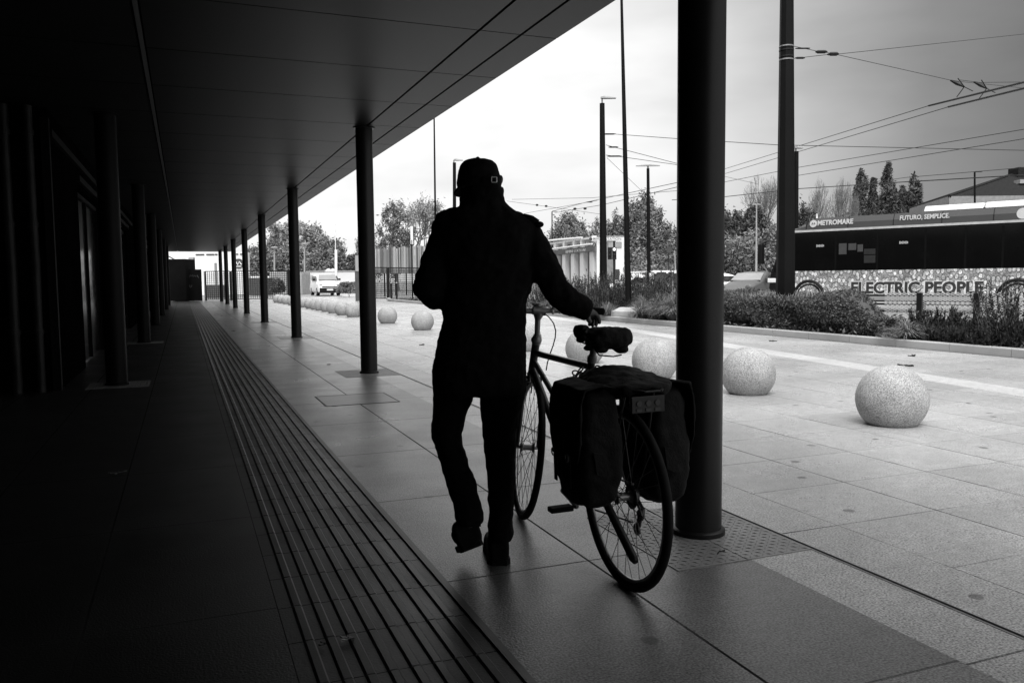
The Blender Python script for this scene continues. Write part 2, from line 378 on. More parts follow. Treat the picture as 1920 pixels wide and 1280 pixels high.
PIPE = mat('old_pipe_paint', .014, .5, .4, 5, bump=.3, spec=.2)
for (x, yy_, r, lb) in ((-1.44, 9.93, .045, 'slim dark downpipe nearest the building corner'), (-1.66, 9.93, .05, 'dark downpipe in the middle of three by the building corner'), (-1.88, 9.9, .062, 'thick dented downpipe, furthest from the building corner')):
    t = thing('downpipe', lb, 'pipe', (x, yy_, 0), 0, 'downpipes by the building corner')
    mb = MB(); mb.tube([(0, 0, .0), (0, 0, .9), (0.004, 0, 1.35), (0, 0, 1.8), (0, 0, 3.0)], [r, r, r*1.08, r, r], 14); mb.build('pipe', PIPE, t, smooth='angle')
    for z in (.62, 1.75, 2.7):
        MB().cyl((0, 0, z), (0, 0, z+.05), r+.008, n=14).build('clamp', PIPE, t)

# ---------------------------------------------------------------- stone spheres
def ball_mat():
    m = bpy.data.materials.new('terrazzo_concrete'); m.use_nodes = True; nt = m.node_tree; L = nt.links; b = nt.nodes['Principled BSDF']
    tc = nd(nt, 'ShaderNodeTexCoord'); v1 = nd(nt, 'ShaderNodeTexVoronoi'); v1.inputs['Scale'].default_value = 210
    v2 = nd(nt, 'ShaderNodeTexVoronoi'); v2.inputs['Scale'].default_value = 55; n1 = nd(nt, 'ShaderNodeTexNoise'); n1.inputs['Scale'].default_value = 5; n1.inputs['Detail'].default_value = 6
    for q in (v1, v2, n1): L.new(tc.outputs['Object'], q.inputs['Vector'])
    r1 = nd(nt, 'ShaderNodeMapRange'); r1.inputs[1].default_value = 0; r1.inputs[2].default_value = 1; r1.inputs[3].default_value = .35; r1.inputs[4].default_value = 1.3
    s1 = nd(nt, 'ShaderNodeSeparateColor'); L.new(v1.outputs['Color'], s1.inputs[0]); L.new(s1.outputs[0], r1.inputs[0])
    r2 = nd(nt, 'ShaderNodeMapRange'); r2.inputs[1].default_value = .08; r2.inputs[2].default_value = .16; r2.inputs[3].default_value = .35; r2.inputs[4].default_value = 1; L.new(v2.outputs['Distance'], r2.inputs[0])
    r3 = nd(nt, 'ShaderNodeMapRange'); r3.inputs[1].default_value = .3; r3.inputs[2].default_value = .7; r3.inputs[3].default_value = .30; r3.inputs[4].default_value = .42; L.new(n1.outputs['Fac'], r3.inputs[0])
    a = nd(nt, 'ShaderNodeMath', operation='MULTIPLY'); L.new(r1.outputs[0], a.inputs[0]); L.new(r2.outputs[0], a.inputs[1])
    c = nd(nt, 'ShaderNodeMath', operation='MULTIPLY'); L.new(a.outputs[0], c.inputs[0]); L.new(r3.outputs[0], c.inputs[1])
    cb = nd(nt, 'ShaderNodeCombineColor')
    for i in range(3): L.new(c.outputs[0], cb.inputs[i])
    L.new(cb.outputs[0], b.inputs['Base Color']); b.inputs['Roughness'].default_value = .75
    bp = nd(nt, 'ShaderNodeBump'); bp.inputs['Strength'].default_value = .4; bp.inputs['Distance'].default_value = .003; L.new(a.outputs[0], bp.inputs['Height']); L.new(bp.outputs['Normal'], b.inputs['Normal'])
    return m
BM = ball_mat()
br = .265
mb = MB(); nu, nv = 64, 36; rings = []
for j in range(nv+1):
    th = .02+(PI*.765-.02)*j/nv
    rings.append([Vector((br*math.sin(th)*math.cos(2*PI*i/nu), br*math.sin(th)*math.sin(2*PI*i/nu), .196+br*math.cos(th))) for i in range(nu)])
mb.loft(rings)
ball0 = mb.build('concrete_sphere', BM, smooth='angle')
pts = [tuple(V(px, 600, D_))[:2] for px, D_ in ((1676, 6.33), (1404, 8.1), (1228, 9.5), (1096, 11.25))]+[ (5.1, 12.2), (5.1, 13.7), (5.1, 15.2)]
bp_ = [(793.5, 618.5), (727.5, 606), (663, 594), (643, 590.5), (626.5, 587), (614, 584.3), (602, 582), (593, 580.4), (583, 578.6), (571, 576.2), (559, 574), (548, 571.8), (538, 569.8), (529, 568.4), (521, 567.4)]
for q in bp_:
    g = G(*q); pts.append((g.x, g.y+.05))
words = ['nearest the camera', 'second from the camera, right of the near column', 'third from the camera, left of the near column', 'fourth from the camera, behind the bicycle saddle', 'fifth from the camera, at the man\'s right hip', 'sixth from the camera, behind the man', 'seventh from the camera, behind the man', 'first one left of the man, under his elbow', 'second one left of the man, right of the second column']
far = ['first', 'second', 'third', 'fourth', 'fifth', 'sixth', 'seventh', 'eighth', 'ninth', 'tenth', 'eleventh', 'twelfth', 'last and farthest']
for i, (x, y) in enumerate(pts):
    o = ball0 if i == 0 else ball0.copy()
    if i: COL.objects.link(o)
    o.location = (x, y, 0); o.rotation_euler = (0, 0, i*1.3)
    lb = 'speckled pale concrete sphere bollard, '+words[i] if i < len(words) else 'pale concrete sphere bollard in the far row, %s past the second column' % far[i-len(words)]
    tag(o, lb, 'bollard', 'concrete spheres lined up across the plaza')

exec_parts = []
# ---------------------------------------------------------------- vegetation helpers
def rand_dirs(n):
    d = rng.normal(size=(n, 3)); return d/np.linalg.norm(d, axis=1, keepdims=True)
def leaves(mb, P, size, elong=1.6):
    n = len(P); a = rand_dirs(n); b = np.cross(a, rand_dirs(n)); b /= np.linalg.norm(b, axis=1, keepdims=True)+1e-9
    s = size*rng.uniform(.6, 1.4, (n, 1)); a = a*s*elong; b = b*s*.55
    mb.quads(np.stack([P-a, P+b, P+a, P-b], 1)); return mb
def blades(mb, P, D, w):
    side = np.cross(D, rand_dirs(len(P))); side /= np.linalg.norm(side, axis=1, keepdims=True)+1e-9; side = side*w
    mb.tris(np.stack([P-side, P+side, P+D], 1)); return mb
def clump_pts(n, c, r, k=25, cr=.3, shell=.0):
    """points in leaf clumps spread unevenly over an ellipsoid"""
    c = np.array(c); r = np.array(r, float); d = rand_dirs(k); cc = d*(rng.uniform(shell, 1, (k, 1))**.5)
    i = rng.integers(0, k, n); q = cc[i]+rng.normal(size=(n, 3))*cr*rng.uniform(.4, 1, (k, 1))[i]
    return c+q*r
def branches(mb, p, d, L_, r, depth, spread=.5, tips=None, n=4, up=.15, kids=(2, 3)):
    q = p+d*L_; mid = p+d*L_*.5+Vector(rng.normal(size=3))*L_*.05
    mb.tube([p, mid, q], [r, r*.85, r*.65], n, False)
    if tips is not None and depth <= 2: tips.append(q)
    if depth == 0: return
    for k in range(int(rng.integers(kids[0], kids[1]+1))):
        nd_ = (d+Vector(rng.normal(size=3))*spread+Vector((0, 0, up))).normalized()
        branches(mb, q, nd_, L_*rng.uniform(.62, .88), r*.66, depth-1, spread, tips, n, up, kids)
def spot(px, py, D):
    p = V(px, py, D); return Vector((p.x, p.y, 0)), p.z
def leafy_tree(px, ytop, wpx, D, label, n=9000, m=LEAFM, ls=.16, low=.18, grp='trees beyond the station plaza', k=40, cr=.22, nm='tree', fill=True):
    b, H = spot(px, ytop, D); w = wpx/FPX*D/2
    t = thing(nm, label, 'tree', b, 0, grp)
    mb = MB(); tips = []
    branches(mb, Vector((0, 0, 0)), Vector((0, 0, 1)), H*.28, H*.026, 4, .55, tips, 5); mb.build('trunk', BARK, t, norm=False)
    mb = MB(); c = (0, 0, H*(1+low)/2); n = int(n*1.9); ls *= .68; P = clump_pts(n, c, (w, w, H*(1-low)/2*.98), int(k*1.6), cr*.8, .25)
    P = P[P[:, 2] > .3]; leaves(mb, P, ls); mb.build('crown', m, t, norm=False); return t
def bare_tree(px, ytop, wpx, D, label, depth=6, grp='bare trees behind the bus', nm='bare_tree', leaf=0):
    b, H = spot(px, ytop, D)
    t = thing(nm, label, 'tree', b, 0, grp); mb = MB(); tips = []
    tr = H*.3; mb.tube([(0, 0, 0), (0, 0, tr)], [H*.026, H*.022], 6, False)
    for k in range(4):
        a = k*PI/2+.6; d = Vector((math.cos(a)*.32, math.sin(a)*.32, 1)).normalized(); branches(mb, Vector((0, 0, tr*rng.uniform(.8, 1))), d, H*.2, H*.017, depth, .34, tips, 3, .14, (2, 3))
    zs = max(v[2] for v in mb.v); xs = np.percentile([abs(v[0]) for v in mb.v], 99)
    sx = (wpx/FPX*D/2)/xs; sz = H/zs
    mb.v = [(v[0]*sx, v[1]*sx, v[2]*sz) for v in mb.v]
    mb.build('trunk', BARK, t, norm=False)
    if leaf:
        tp = np.array([[q.x*sx, q.y*sx, q.z*sz] for q in tips]); i = rng.integers(0, len(tp), leaf); P = tp[i]+rng.normal(size=(leaf, 3))*.25; m2 = MB(); leaves(m2, P, .1); m2.build('crown', LEAFL, t, norm=False)
    return t
def poplar(px, ytop, wpx, D, label):
    b, H = spot(px, ytop, D); w = wpx/FPX*D/2*1.05
    t = thing('poplar_tree', label, 'tree', b, 0, 'poplars behind the bus'); mb = MB(); mb.tube([(0, 0, 0), (w*.1, 0, H*.5), (w*.3, 0, H*.97)], [H*.02, H*.012, .03], 6, False)
    mb.build('trunk', BARK, t, norm=False)
    n = 9000; u = rng.uniform(0, 1, n)**.8; k = 60; cu = rng.uniform(0, 1, k); ca = rng.uniform(0, 2*PI, k); i = rng.integers(0, k, n)
    u = np.clip(cu[i]+rng.normal(size=n)*.035, 0, 1.0); prof = np.clip(1-(np.abs(u-.48)/.56)**2.6, 0, 1)**.7
    rr = w*prof*np.sqrt(rng.uniform(.0, 1, n)); a = ca[i]+rng.normal(size=n)*.6
    rag = rng.normal(0, .10*w, (k, 3))[i]; P = np.stack([rr*np.cos(a)+w*.45*u**2, rr*np.sin(a), H*(.12+.88*u)], 1)+rag
    m2 = MB(); leaves(m2, P, .12, 1.9); m2.build('crown', LEAFD, t, norm=False); return t

# far trees (distance in metres judged from size)
leafy_tree(556, 410, 125, 115, 'broad rounded tree with pale bare twigs behind the lamp posts, left of the white van', 15000, LEAFL, .26, .12, k=60, cr=.2)
leafy_tree(500, 452, 90, 105, 'lower dark tree at the left end of the far tree group', 8000, LEAFM, .22, .05)
leafy_tree(610, 444, 60, 105, 'dark tree behind the parked white van', 8000, LEAFM, .22, .05)
leafy_tree(648, 478, 70, 120, 'small dark tree between the white post and the slatted fence', 6000, LEAFD, .22, .02)
leafy_tree(742, 380, 70, 95, 'thin leafed tree rising behind the slatted fence, left one of the pair', 4200, LEAFM, .17, .15, k=50, cr=.15)
bare_tree(790, 366, 80, 92, 'nearly bare pale tree rising behind the slatted fence, right one of the pair', 6, 'trees beyond the station plaza', leaf=2500)
bare_tree(848, 392, 50, 92, 'faint bare twiggy tree just left of the man\'s head', 5, 'trees beyond the station plaza', leaf=1200)
leafy_tree(690, 430, 50, 100, 'pale small tree at the left edge of the slatted fence', 2500, LEAFL, .16, .1)
leafy_tree(1066, 404, 78, 110, 'dense dome shaped tree behind the shelter right of the man', 12000, LEAFM, .2, .05, k=90, cr=.2)
leafy_tree(1122, 412, 62, 112, 'pale see-through tree beside the domed tree behind the shelter', 3500, LEAFL, .2, .05, k=40, cr=.2)
leafy_tree(1208, 376, 95, 80, 'tall dark leafy tree behind the twin-armed lamp post', 15000, LEAFM, .18, .02, k=70, cr=.16)
leafy_tree(1160, 408, 60, 84, 'leafy tree between the overhead-line pole and the leaning mast', 7000, LEAFM, .16, .02)
leafy_tree(1262, 430, 60, 84, 'leafy tree just left of the near canopy column', 7000, LEAFL, .16, .0)
leafy_tree(1190, 470, 120, 76, 'low bushy green mass behind the container and white wall', 9000, LEAFM, .16, .0)
leafy_tree(1375, 398, 62, 62, 'dark pine-like tree just right of the near canopy column', 9000, LEAFD, .13, .05)
leafy_tree(1420, 386, 74, 60, 'dense dark tree behind the bronze car left of the bus', 14000, LEAFD, .13, .02)
leafy_tree(1395, 432, 110, 52, 'leafy laurel-like tree behind the parked car', 12000, LEAFM, .11, .0)
leafy_tree(1455, 425, 60, 50, 'bushy tree beside the front of the bus', 8000, LEAFM, .11, .0)
leafy_tree(1512, 384, 42, 75, 'small dark bush tree above the front of the bus', 5000, LEAFD, .15, .0)
bare_tree(1434, 322, 84, 62, 'tall bare tree just left of the large tram pole', 7)
bare_tree(1532, 328, 62, 80, 'bare fan shaped tree, first right of the large tram pole', 7)
bare_tree(1581, 331, 50, 82, 'bare tree second right of the large tram pole, next to the poplars', 7)
bare_tree(1556, 372, 56, 78, 'low bare tree between the two bare trees above the bus', 6)
bare_tree(1604, 362, 40, 80, 'low bare tree at the foot of the leftmost poplar', 6)
bare_tree(1380, 400, 60, 66, 'low twiggy bare tree right of the near canopy column', 6)
poplar(1612, 317, 26, 85, 'leftmost and second tallest of the dark poplars above the bus')
poplar(1636, 336, 20, 85, 'slim lower poplar, second from the left above the bus')
poplar(1663, 307, 30, 85, 'tallest poplar in the middle of the row above the bus')
poplar(1687, 351, 20, 85, 'smallest poplar, fourth from the left above the bus')
poplar(1711, 325, 30, 85, 'rightmost poplar beside the tiled house roof')
leafy_tree(1600, 392, 120, 95, 'low hedge-like tree mass behind the bus roof under the poplars', 7000, LEAFD, .2, .0)

# bed planting
def hedge():
    """clipped hedge following the kerb: closed body volume filled with leaves and twigs"""
    A = Vector((11.15, 17.6, 0)); B = Vector((11.3, 10.75, 0)); w = 1.9; n = 125000
    o = thing('hedge', 'long clipped leafy hedge behind the kerb in front of the bus', 'hedge', (12.2, 15, .06))
    u = rng.uniform(0, 1, n); v = rng.uniform(0, 1, n); s = rng.uniform(0, 1, n)
    top = 0.69+.04*np.sin(u*9)+.04*np.sin(u*23+1)+.035*np.sin(v*11+u*5)
    endf = np.clip((u)*9, 0, 1)**.5*np.clip((1-u)*5.5, 0, 1)**.6; top = top*(.25+.75*endf)
    sh = rng.uniform(0, 1, n); face = rng.uniform(0, 1, n)
    z = np.where(face < .5, top*(1-.10*s**2), top*sh); vv = np.where(face < .5, v, np.abs(rng.normal(0, .05, n)))
    vv = np.where(face > .88, 1-np.abs(rng.normal(0, .03, n)), vv)
    edge = np.clip(vv*6, 0, 1)**.4; z = np.where(face < .5, z*(.80+.20*edge), z)
    px = A.x+(B.x-A.x)*u+vv*w; py = A.y+(B.y-A.y+vv*1.9)*u; bul = .12*np.sin(np.clip(z/.9, 0, 1)*PI)
    px = px-np.where(vv < .3, bul, 0)+rng.normal(0, .035, n)+.07*np.sin(u*31)+.05*np.sin(z*9+u*17); py = py+rng.normal(0, .05, n); z = z+rng.normal(0, .025, n)
    P = np.stack([px, py, np.clip(z, .03, None)+.06], 1)
    mb = MB(); leaves(mb, P, .0165, 1.35); mb.build('foliage', mat('hedge_leaf', .07, .45, .55, 9), o, world=True, norm=False)
    # twiggy inner volume so it is not hollow
    n2 = 7000; xx = rng.uniform(0, 1, n2); P = np.stack([11.4+xx*1.6, rng.uniform(0, 1, n2)*(6-xx*1.6)+11.2+xx*1.6, rng.uniform(.06, .62, n2)], 1); mb = MB(); leaves(mb, P, .09, 1.2); mb.build('inner_growth', LEAFD, o, world=True, norm=False)
    # shoots on top, in a paler leaf: the lit hedge top put into colour
    n3 = 2200; xx = rng.uniform(0, 1, n3); P = np.stack([11.3+xx*1.75, rng.uniform(0, 1, n3)*(5.6-xx*1.4)+11.6+xx*1.6, rng.uniform(.68, .77, n3)], 1); D = rand_dirs(n3)*.05; D[:, 2] = rng.uniform(.04, .13, n3)
    mb = MB(); blades(mb, P, D, .006); mb.build('lit_top_shoot', LEAFL, o, world=True, norm=False)
hedge()
def spiky_shrub(x, y, h, w, label, n=60, m=LEAFK, lean=.55, nm='rosemary_shrub', cat='shrub', grp='dark upright shrubs in the planting bed'):
    t = thing(nm, label, cat, (x, y, .06), 0, grp); mb = MB(); mt = MB()
    for k in range(n):
        a = rng.uniform(0, 2*PI); rr = w*.4*math.sqrt(rng.uniform(0, 1)); p = Vector((math.cos(a)*rr, math.sin(a)*rr, 0)); d = Vector((math.cos(a)*rng.uniform(0, lean), math.sin(a)*rng.uniform(0, lean), 1)).normalized()
        L_ = h*rng.uniform(.55, 1.08); q = p+d*L_*.55; e = q+(d+Vector((0, 0, .35))+Vector(rng.normal(size=3))*.12).normalized()*L_*.45
        mt.tube([p, q, e], [.007, .005, .002], 3, False)
        s = 60; tt = rng.uniform(.12, 1, s); P = np.array([list((p.lerp(q, min(1, c/.55)) if c < .55 else q.lerp(e, (c-.55)/.45))) for c in tt]); D = rand_dirs(s)*.05+np.array(d)*.04
        blades(mb, P, D, .009)
    mt.build('stem', BARK, t, norm=False); mb.build('foliage', m, t, norm=False); return t
def grass_tuft(x, y, h, w, label, n=1500, m=None):
    t = tag(MB().build('x', LEAFL), label, 'ornamental grass', 'feathery grass tufts in the planting bed'); bpy.data.objects.remove(t)
    mb = MB(); a = rng.uniform(0, 2*PI, n); r0 = rng.uniform(0, .07, n); out = rng.uniform(.15, 1, n)*w; hh = h*rng.uniform(.5, 1.05, n)*(1-.35*(out/w)**2)
    for seg in range(3):
        f0, f1 = seg/3, (seg+1)/3
        def pt(f): return np.stack([np.cos(a)*(r0+out*f**1.5), np.sin(a)*(r0+out*f**1.5), hh*(f*1.5-.5*f**3*(1+out/w*.9))], 1)
        p, q = pt(f0), pt(f1); side = np.stack([-np.sin(a), np.cos(a), 0*a], 1)*.006*(1-f0*.7); mb.quads(np.stack([p-side, p+side, q+side*.6, q-side*.6], 1))
    o = mb.build('grass_tuft', m or LEAFL, norm=False); o.location = (x, y, .06); return tag(o, label, 'ornamental grass', 'feathery grass tufts in the planting bed')
GRASS = mat('dry_grass', .2, .6, .3, 3)
def bedpt(px, D): p = V(px, 560, D); return p.x, p.y
sh = [(1062, 32, .95, 'behind the handlebar, below the shelter'), (1085, 29, 1.0, 'second left of the overhead-line pole foot'), (1108, 26.5, 1.05, 'just left of the overhead-line pole foot'), (1140, 25.5, 1.15, 'between the overhead-line pole and the leaning mast'), (1158, 24, 1.0, 'left of the leaning mast above its concrete block'), (1200, 24, 1.05, 'just right of the leaning mast'), (1225, 23, 1.1, 'in front of the white wall by the container'), (1250, 22.5, 1.15, 'in front of the dark container'), (1120, 23.6, .7, 'low at the kerb left of the concrete block'), (1020, 36, .8, 'under the man\'s raised arm, farthest along the bed'),(1040, 33, .8, 'under the man\'s sleeve beside the handlebar stem'), (1185, 27, 1.1, 'behind the mast in the back of the bed'), (1262, 21, .9, 'against the left side of the near column')]
for px, D, h, lb in sh:
    x, y = bedpt(px, D); spiky_shrub(x, y, h*1.12, 1.5, 'dark spiky shrub '+lb, 95)
sr = [(1702, 14.5, .30, 'at the right end of the clipped hedge'), (1757, 14.2, .50, 'leaning in front of the left mesh fence post'), (1782, 14.6, .28, 'between the two mesh fence posts'), (1822, 14.0, .3, 'in front of the right mesh fence post'), (1868, 13.3, .38, 'right of the right mesh fence post'), (1893, 12.6, .95, 'tall, with long bare sprigs at the right edge'), (1925, 12.0, .55, 'cut by the right edge of the picture'), (1760, 13.2, .26, 'low on the kerb side, below the lettering'), (1820, 12.6, .26, 'low at the kerb, second from the right edge'), (1872, 12.1, .3, 'low at the kerb by the right edge')]
for px, D, h, lb in sr:
    x, y = bedpt(px, D); spiky_shrub(x, y, h, .9 if h < 1 else .7, 'dark spiky shrub '+lb, 60 if h > .6 else 75, lean=.6)
gt = [(1140, 22.6, .5, .6, 'beside the concrete block'), (1205, 21.3, .75, .8, 'spilling over the kerb right of the concrete block'), (1238, 20.6, .85, .85, 'large, left of the near column'), (1262, 20.0, .9, .8, 'tallest, touching the near column'), (1702, 13.4, .42, .5, 'fan shaped, at the kerb by the hedge end'), (1830, 13.6, .32, .6, 'dark, before the right mesh post'), (1790, 13.2, .3, .7, 'dark, below the mesh fence'), (1890, 12.2, .3, .7, 'dark, by the right edge'), (1030, 31.5, .35, .6, 'low, behind the handlebar stem'), (1052, 29.5, .35, .6, 'low, behind the pale brake lever')]
DKG = mat('dull_grass', .035, .6, .3, 3)
for i, (px, D, h, w, lb) in enumerate(gt):
    x, y = bedpt(px, D); grass_tuft(x, y, h, w, 'feathery grass tuft '+lb, 650, GRASS if i in (0, 1, 2, 3, 4, 8, 9) else DKG)
n = 26000
P = np.stack([rng.uniform(10.95, 16.5, n), rng.uniform(5, 44, n), .06+np.abs(rng.normal(0, .07, n))], 1); mb = MB(); leaves(mb, P, .035, 1.4)
tag(mb.build('ground_cover', LEAFD, norm=False), 'low dark ground cover and fallen leaves filling the planting bed', 'ground cover', kind='stuff')

# ---------------------------------------------------------------- poles and lamps
POLE = mat('pole_paint', .005, .55, .2, 1.5, spec=.1)
def mast(name, px0, py0, px1, py1, D, w0, w1, label, cat='pole', n=12, grp='poles and masts round the plaza', base=None, m=POLE):
    """from top pixel to foot pixel, both at distance D; widths in px of the photo"""
    a = V(px0, py0, D); b = V(px1, py1, D); d = (a-b); b = b-d*(b.z/d.z) if abs(d.z) > .1 else b
    t = thing(name, label, cat, (b.x, b.y, 0), 0, grp)
    MB().tube([(0, 0, 0), a-b], [w1/FPX*D/2, w0/FPX*D/2], n).build('post', m, t, smooth='angle' if n > 8 else False); return t, a-b
def head(t, p, d, L_, w=.28, th=.06, nm='lamp_head', m=GREYP):
    d = Vector(d).normalized(); s = Vector((-d.y, d.x, 0)); mb = MB(); u = Vector((0, 0, 1))
    mb.loft([[p+s*w*.25+u*.0, p-s*w*.25, p-s*w*.25+u*th, p+s*w*.25+u*th], [p+d*L_*.25+s*w*.5, p+d*L_*.25-s*w*.5, p+d*L_*.25-s*w*.4+u*th*1.3, p+d*L_*.25+s*w*.4+u*th*1.3], [p+d*L_+s*w*.4, p+d*L_-s*w*.4, p+d*L_-s*w*.3+u*th*.5, p+d*L_+s*w*.3+u*th*.5]]); mb.build(nm, m, t)
RTV = Vector((cy, -sy, 0))
# large octagonal tram pole
bigP, top = mast('tram_pole', 1475.5, -60, 1472.5, 560, 17, 23, 36.5, 'large tapered octagonal tram pole behind the hedge, nearest the bus', 'pole', 8)
for py in (88, 95, 107, 113):
    p = V(1474.5, py, 17)-bigP.location; MB().cyl(p-Vector((0, 0, .012)), p+Vector((0, 0, .012)), .148, n=16).build('band_clamp', STEEL if py in (88, 113) else BLK, bigP)
pA, _ = mast('tram_pole', 1129, 194, 1131.5, 548, 33, 9.5, 15.5, 'tapered tram pole with a flat lamp on top, right of the man', 'pole', 8)
p = V(1129, 194, 33)-pA.location; MB().cyl(p, p+Vector((0, 0, .18)), .03).build('bracket', STEEL, pA); head(pA, p+Vector((-.06, 0, .18)), RTV, .6)
pB, _ = mast('leaning_mast', 1164.5, -40, 1178.5, 578, 22.3, 4.5, 12.5, 'slender tapered mast leaning slightly left, rising from a concrete block', 'pole', 12)
g = pB.location; t = thing('mast_foundation', 'low concrete base with a pyramid top at the foot of the leaning mast', 'concrete base', (g.x, g.y, 0))
mb = MB(); a = .34
mb.loft([[Vector((s1*q, s2*q, z)) for s1, s2 in ((-1, -1), (1, -1), (1, 1), (-1, 1))] for q, z in ((a, .0), (a, .26), (a*.55, .36), (a*.5, .37))]); o = mb.build('block', CONC, t); o.rotation_euler = (0, 0, .3)
mast('slim_mast', 813.5, 180, 818, 560, 40, 2.6, 4.5, 'thin dark mast rising left of the man\'s shoulder', 'pole')
pC, _ = mast('lamp_post', 852, 305, 852.5, 560, 42, 6, 7.5, 'dark lamp post partly hidden by the man\'s cap brim', 'lamp post')
p = V(851, 305, 42)-pC.location; MB().cyl(p, p+Vector((0, 0, .12)), .03).build('bracket', STEEL, pC); head(pC, p+Vector((0, 0, .1)), RTV, .45)
pD, _ = mast('twin_lamp_post', 1215, 316, 1217, 545, 42, 5.5, 8, 'dark twin-armed lamp post in front of the tall leafy tree', 'lamp post')
p = V(1215, 316, 42)-pD.location; MB().cyl(p, p+Vector((0, 0, .14)), .05).build('bracket', STEEL, pD); head(pD, p+Vector((0, 0, .12)), RTV, .6); head(pD, p+Vector((0, 0, .12)), -RTV, .6)
pE, _ = mast('lamp_post', 1493.5, 284, 1492, 560, 29, 7.5, 9.5, 'lamp post standing right behind the large tram pole', 'lamp post')
p = V(1492, 284, 29)-pE.location; MB().cyl(p, p+Vector((0, 0, .1)), .03).build('bracket', STEEL, pE); head(pE, p+Vector((-.06, 0, .1)), RTV, .3)
pF, _ = mast('lamp_post', 1827.5, 323, 1828, 500, 45, 3.2, 4.5, 'slim lamp post in front of the tiled house roof', 'lamp post')
p = V(1827, 323, 45)-pF.location; head(pF, p, RTV, .42, .1, .04, m=BLK)
pG, _ = mast('lamp_post', 1035, 397, 1035.5, 540, 60, 2, 2.6, 'thin lamp post in front of the dome shaped tree', 'lamp post')
p = V(1035, 397, 60)-pG.location; head(pG, p, RTV, .4, .12, .05, m=BLK)
pH, _ = mast('twin_lamp_post', 1418.5, 384, 1418, 500, 48, 2.2, 5, 'weathered twin-armed lamp post before the dark trees left of the bus', 'lamp post', m=GREYP)
p = V(1418.5, 384, 48)-pH.location; head(pH, p, RTV, .25, .1, .05); head(pH, p, -RTV, .25, .1, .05)
pI, _ = mast('twin_lamp_post', 1149, 420, 1149, 530, 70, 1.8, 2.4, 'tiny distant twin lamp post beside the tram pole lamp', 'lamp post')
p = V(1149, 420, 70)-pI.location; head(pI, p, RTV, .3, .1, .05, m=BLK); head(pI, p, -RTV, .3, .1, .05, m=BLK)
for px, py, w, D, lb, two in ((514.5, 466, 3, 75, 'pale thin lamp post with a disc head behind the grid fence', 0), (571, 459, 3, 75, 'pale thin lamp post with a disc head left of the white van', 0)):
    q, _ = mast('lamp_post', px, py, px, 530, D, w, w, lb, 'lamp post', m=GREYP)
    p = V(px, py, D)-q.location; MB().tube([p, p+Vector((0, 0, .1)), p+Vector((0, 0, .16))], [.3, .34, .2], 16).build('lamp_head', GREYP, q)
mast('white_post', 630, 468, 630, 545, 76, 5.2, 5.4, 'thick white post standing behind the parked white van', 'pole', m=WHITEP)
mast('thin_sign_post', 629, 420, 629, 470, 90, 1.4, 1.4, 'very thin pale lamp post seen faintly above the white post', 'pole', m=WHITEP)
mast('slanted_rail', 1265, 470, 1267.5, 540, 50, 2.2, 2.8, 'thin pale slanted post left of the near column', 'pole', m=GREYP)

# overhead wires --------------------------------------------------------------
def wire(name, label, pts, r, cat='overhead wire', sag=0, fit=None):
    P = [V(*q) for q in pts]; full = []
    for a, b in zip(P[:-1], P[1:]):
        for k in range(8): f = k/8; full.append(a.lerp(b, f)-Vector((0, 0, sag*4*f*(1-f))))
    full.append(P[-1]); m = full[0]; t = thing(name, label, cat, m, 0, 'overhead tram wires')
    MB().tube([q-m for q in full], r, 5).build('cable', BLK, t)
    for q in (fit or []):
        p = V(*q[:3])-m; L_ = q[3]; mb = MB(); mb.tube([p-RTV*L_/2, p-RTV*L_*.3, p+RTV*L_*.3, p+RTV*L_/2], [.01, q[4], q[4], .01], 6); mb.build('insulator', BLK, t)
    return t
wire('span_wire', 'span wire from the large tram pole running out to the upper right', [(1488, 87, 17), (1535, 97, 17.2), (1570, 102, 17.4), (1960, 60, 22)], .006, fit=[(1540, 97.5, 17.2, .25, .035), (1563, 101.5, 17.3, .22, .04), (1505, 91, 17.1, .3, .016)])
wire('span_wire', 'span wire from the large tram pole sloping down to the contact wires', [(1488, 110, 17), (1550, 103, 17.3), (1570, 103, 17.4), (1788, 152, 20), (1915, 165, 22)], .006, fit=[(1500, 109, 17.05, .2, .022), (1558, 102.5, 17.3, .16, .02)])
wire('contact_wire', 'upper of the two contact wires passing right of the large tram pole', [(1300, 336, 44), (1360, 316.5, 40), (1741, 198.6, 22), (1960, 145, 18)], .011)
wire('contact_wire', 'lower of the two contact wires passing right of the large tram pole', [(1330, 335, 43), (1360, 325.5, 40), (1778, 200.7, 21.5), (1960, 157, 18)], .011)
wire('contact_bar', 'thick upper contact bar at the upper right', [(1741, 198.6, 22), (1930, 152, 18.6)], .025)
wire('contact_bar', 'thick lower contact bar at the upper right', [(1778, 200.7, 21.5), (1940, 161, 18.4)], .025)
for k, (x, y, x2, y2) in enumerate([(1782, 151, 1808, 163), (1826, 154, 1850, 166)]):
    t = thing('wire_hanger', ['left', 'right'][k]+' clamp hanger joining the span wire to the contact bars', 'wire fitting', V(x, y, 20.5), 0, 'overhead tram wires'); m = t.location.copy()
    mb = MB(); mb.tube([V(x, y, 20.5)-m, V(x+12, y+5, 20.4)-m, V(x2, y2, 20.2)-m], [.02, .055, .02], 6); mb.build('clamp', BLK, t)
    mb = MB(); mb.tube([V(x2, y2, 20.2)-m, V(x2-14, y2+19, 20.6)-m], .012, 5); mb.tube([V(x2, y2, 20.2)-m, V(x2+16, y2+8, 20)-m], .012, 5); mb.tube([V(x+14, y-4, 20.2)-m, V(x2, y2, 20.2)-m], .012, 5); mb.build('strut', BLK, t)
wire('hanger_wire', 'fine wire linking the clamp hangers at the upper right', [(1797, 150, 20.4), (1838, 155, 20.2), (1930, 154, 20)], .006)
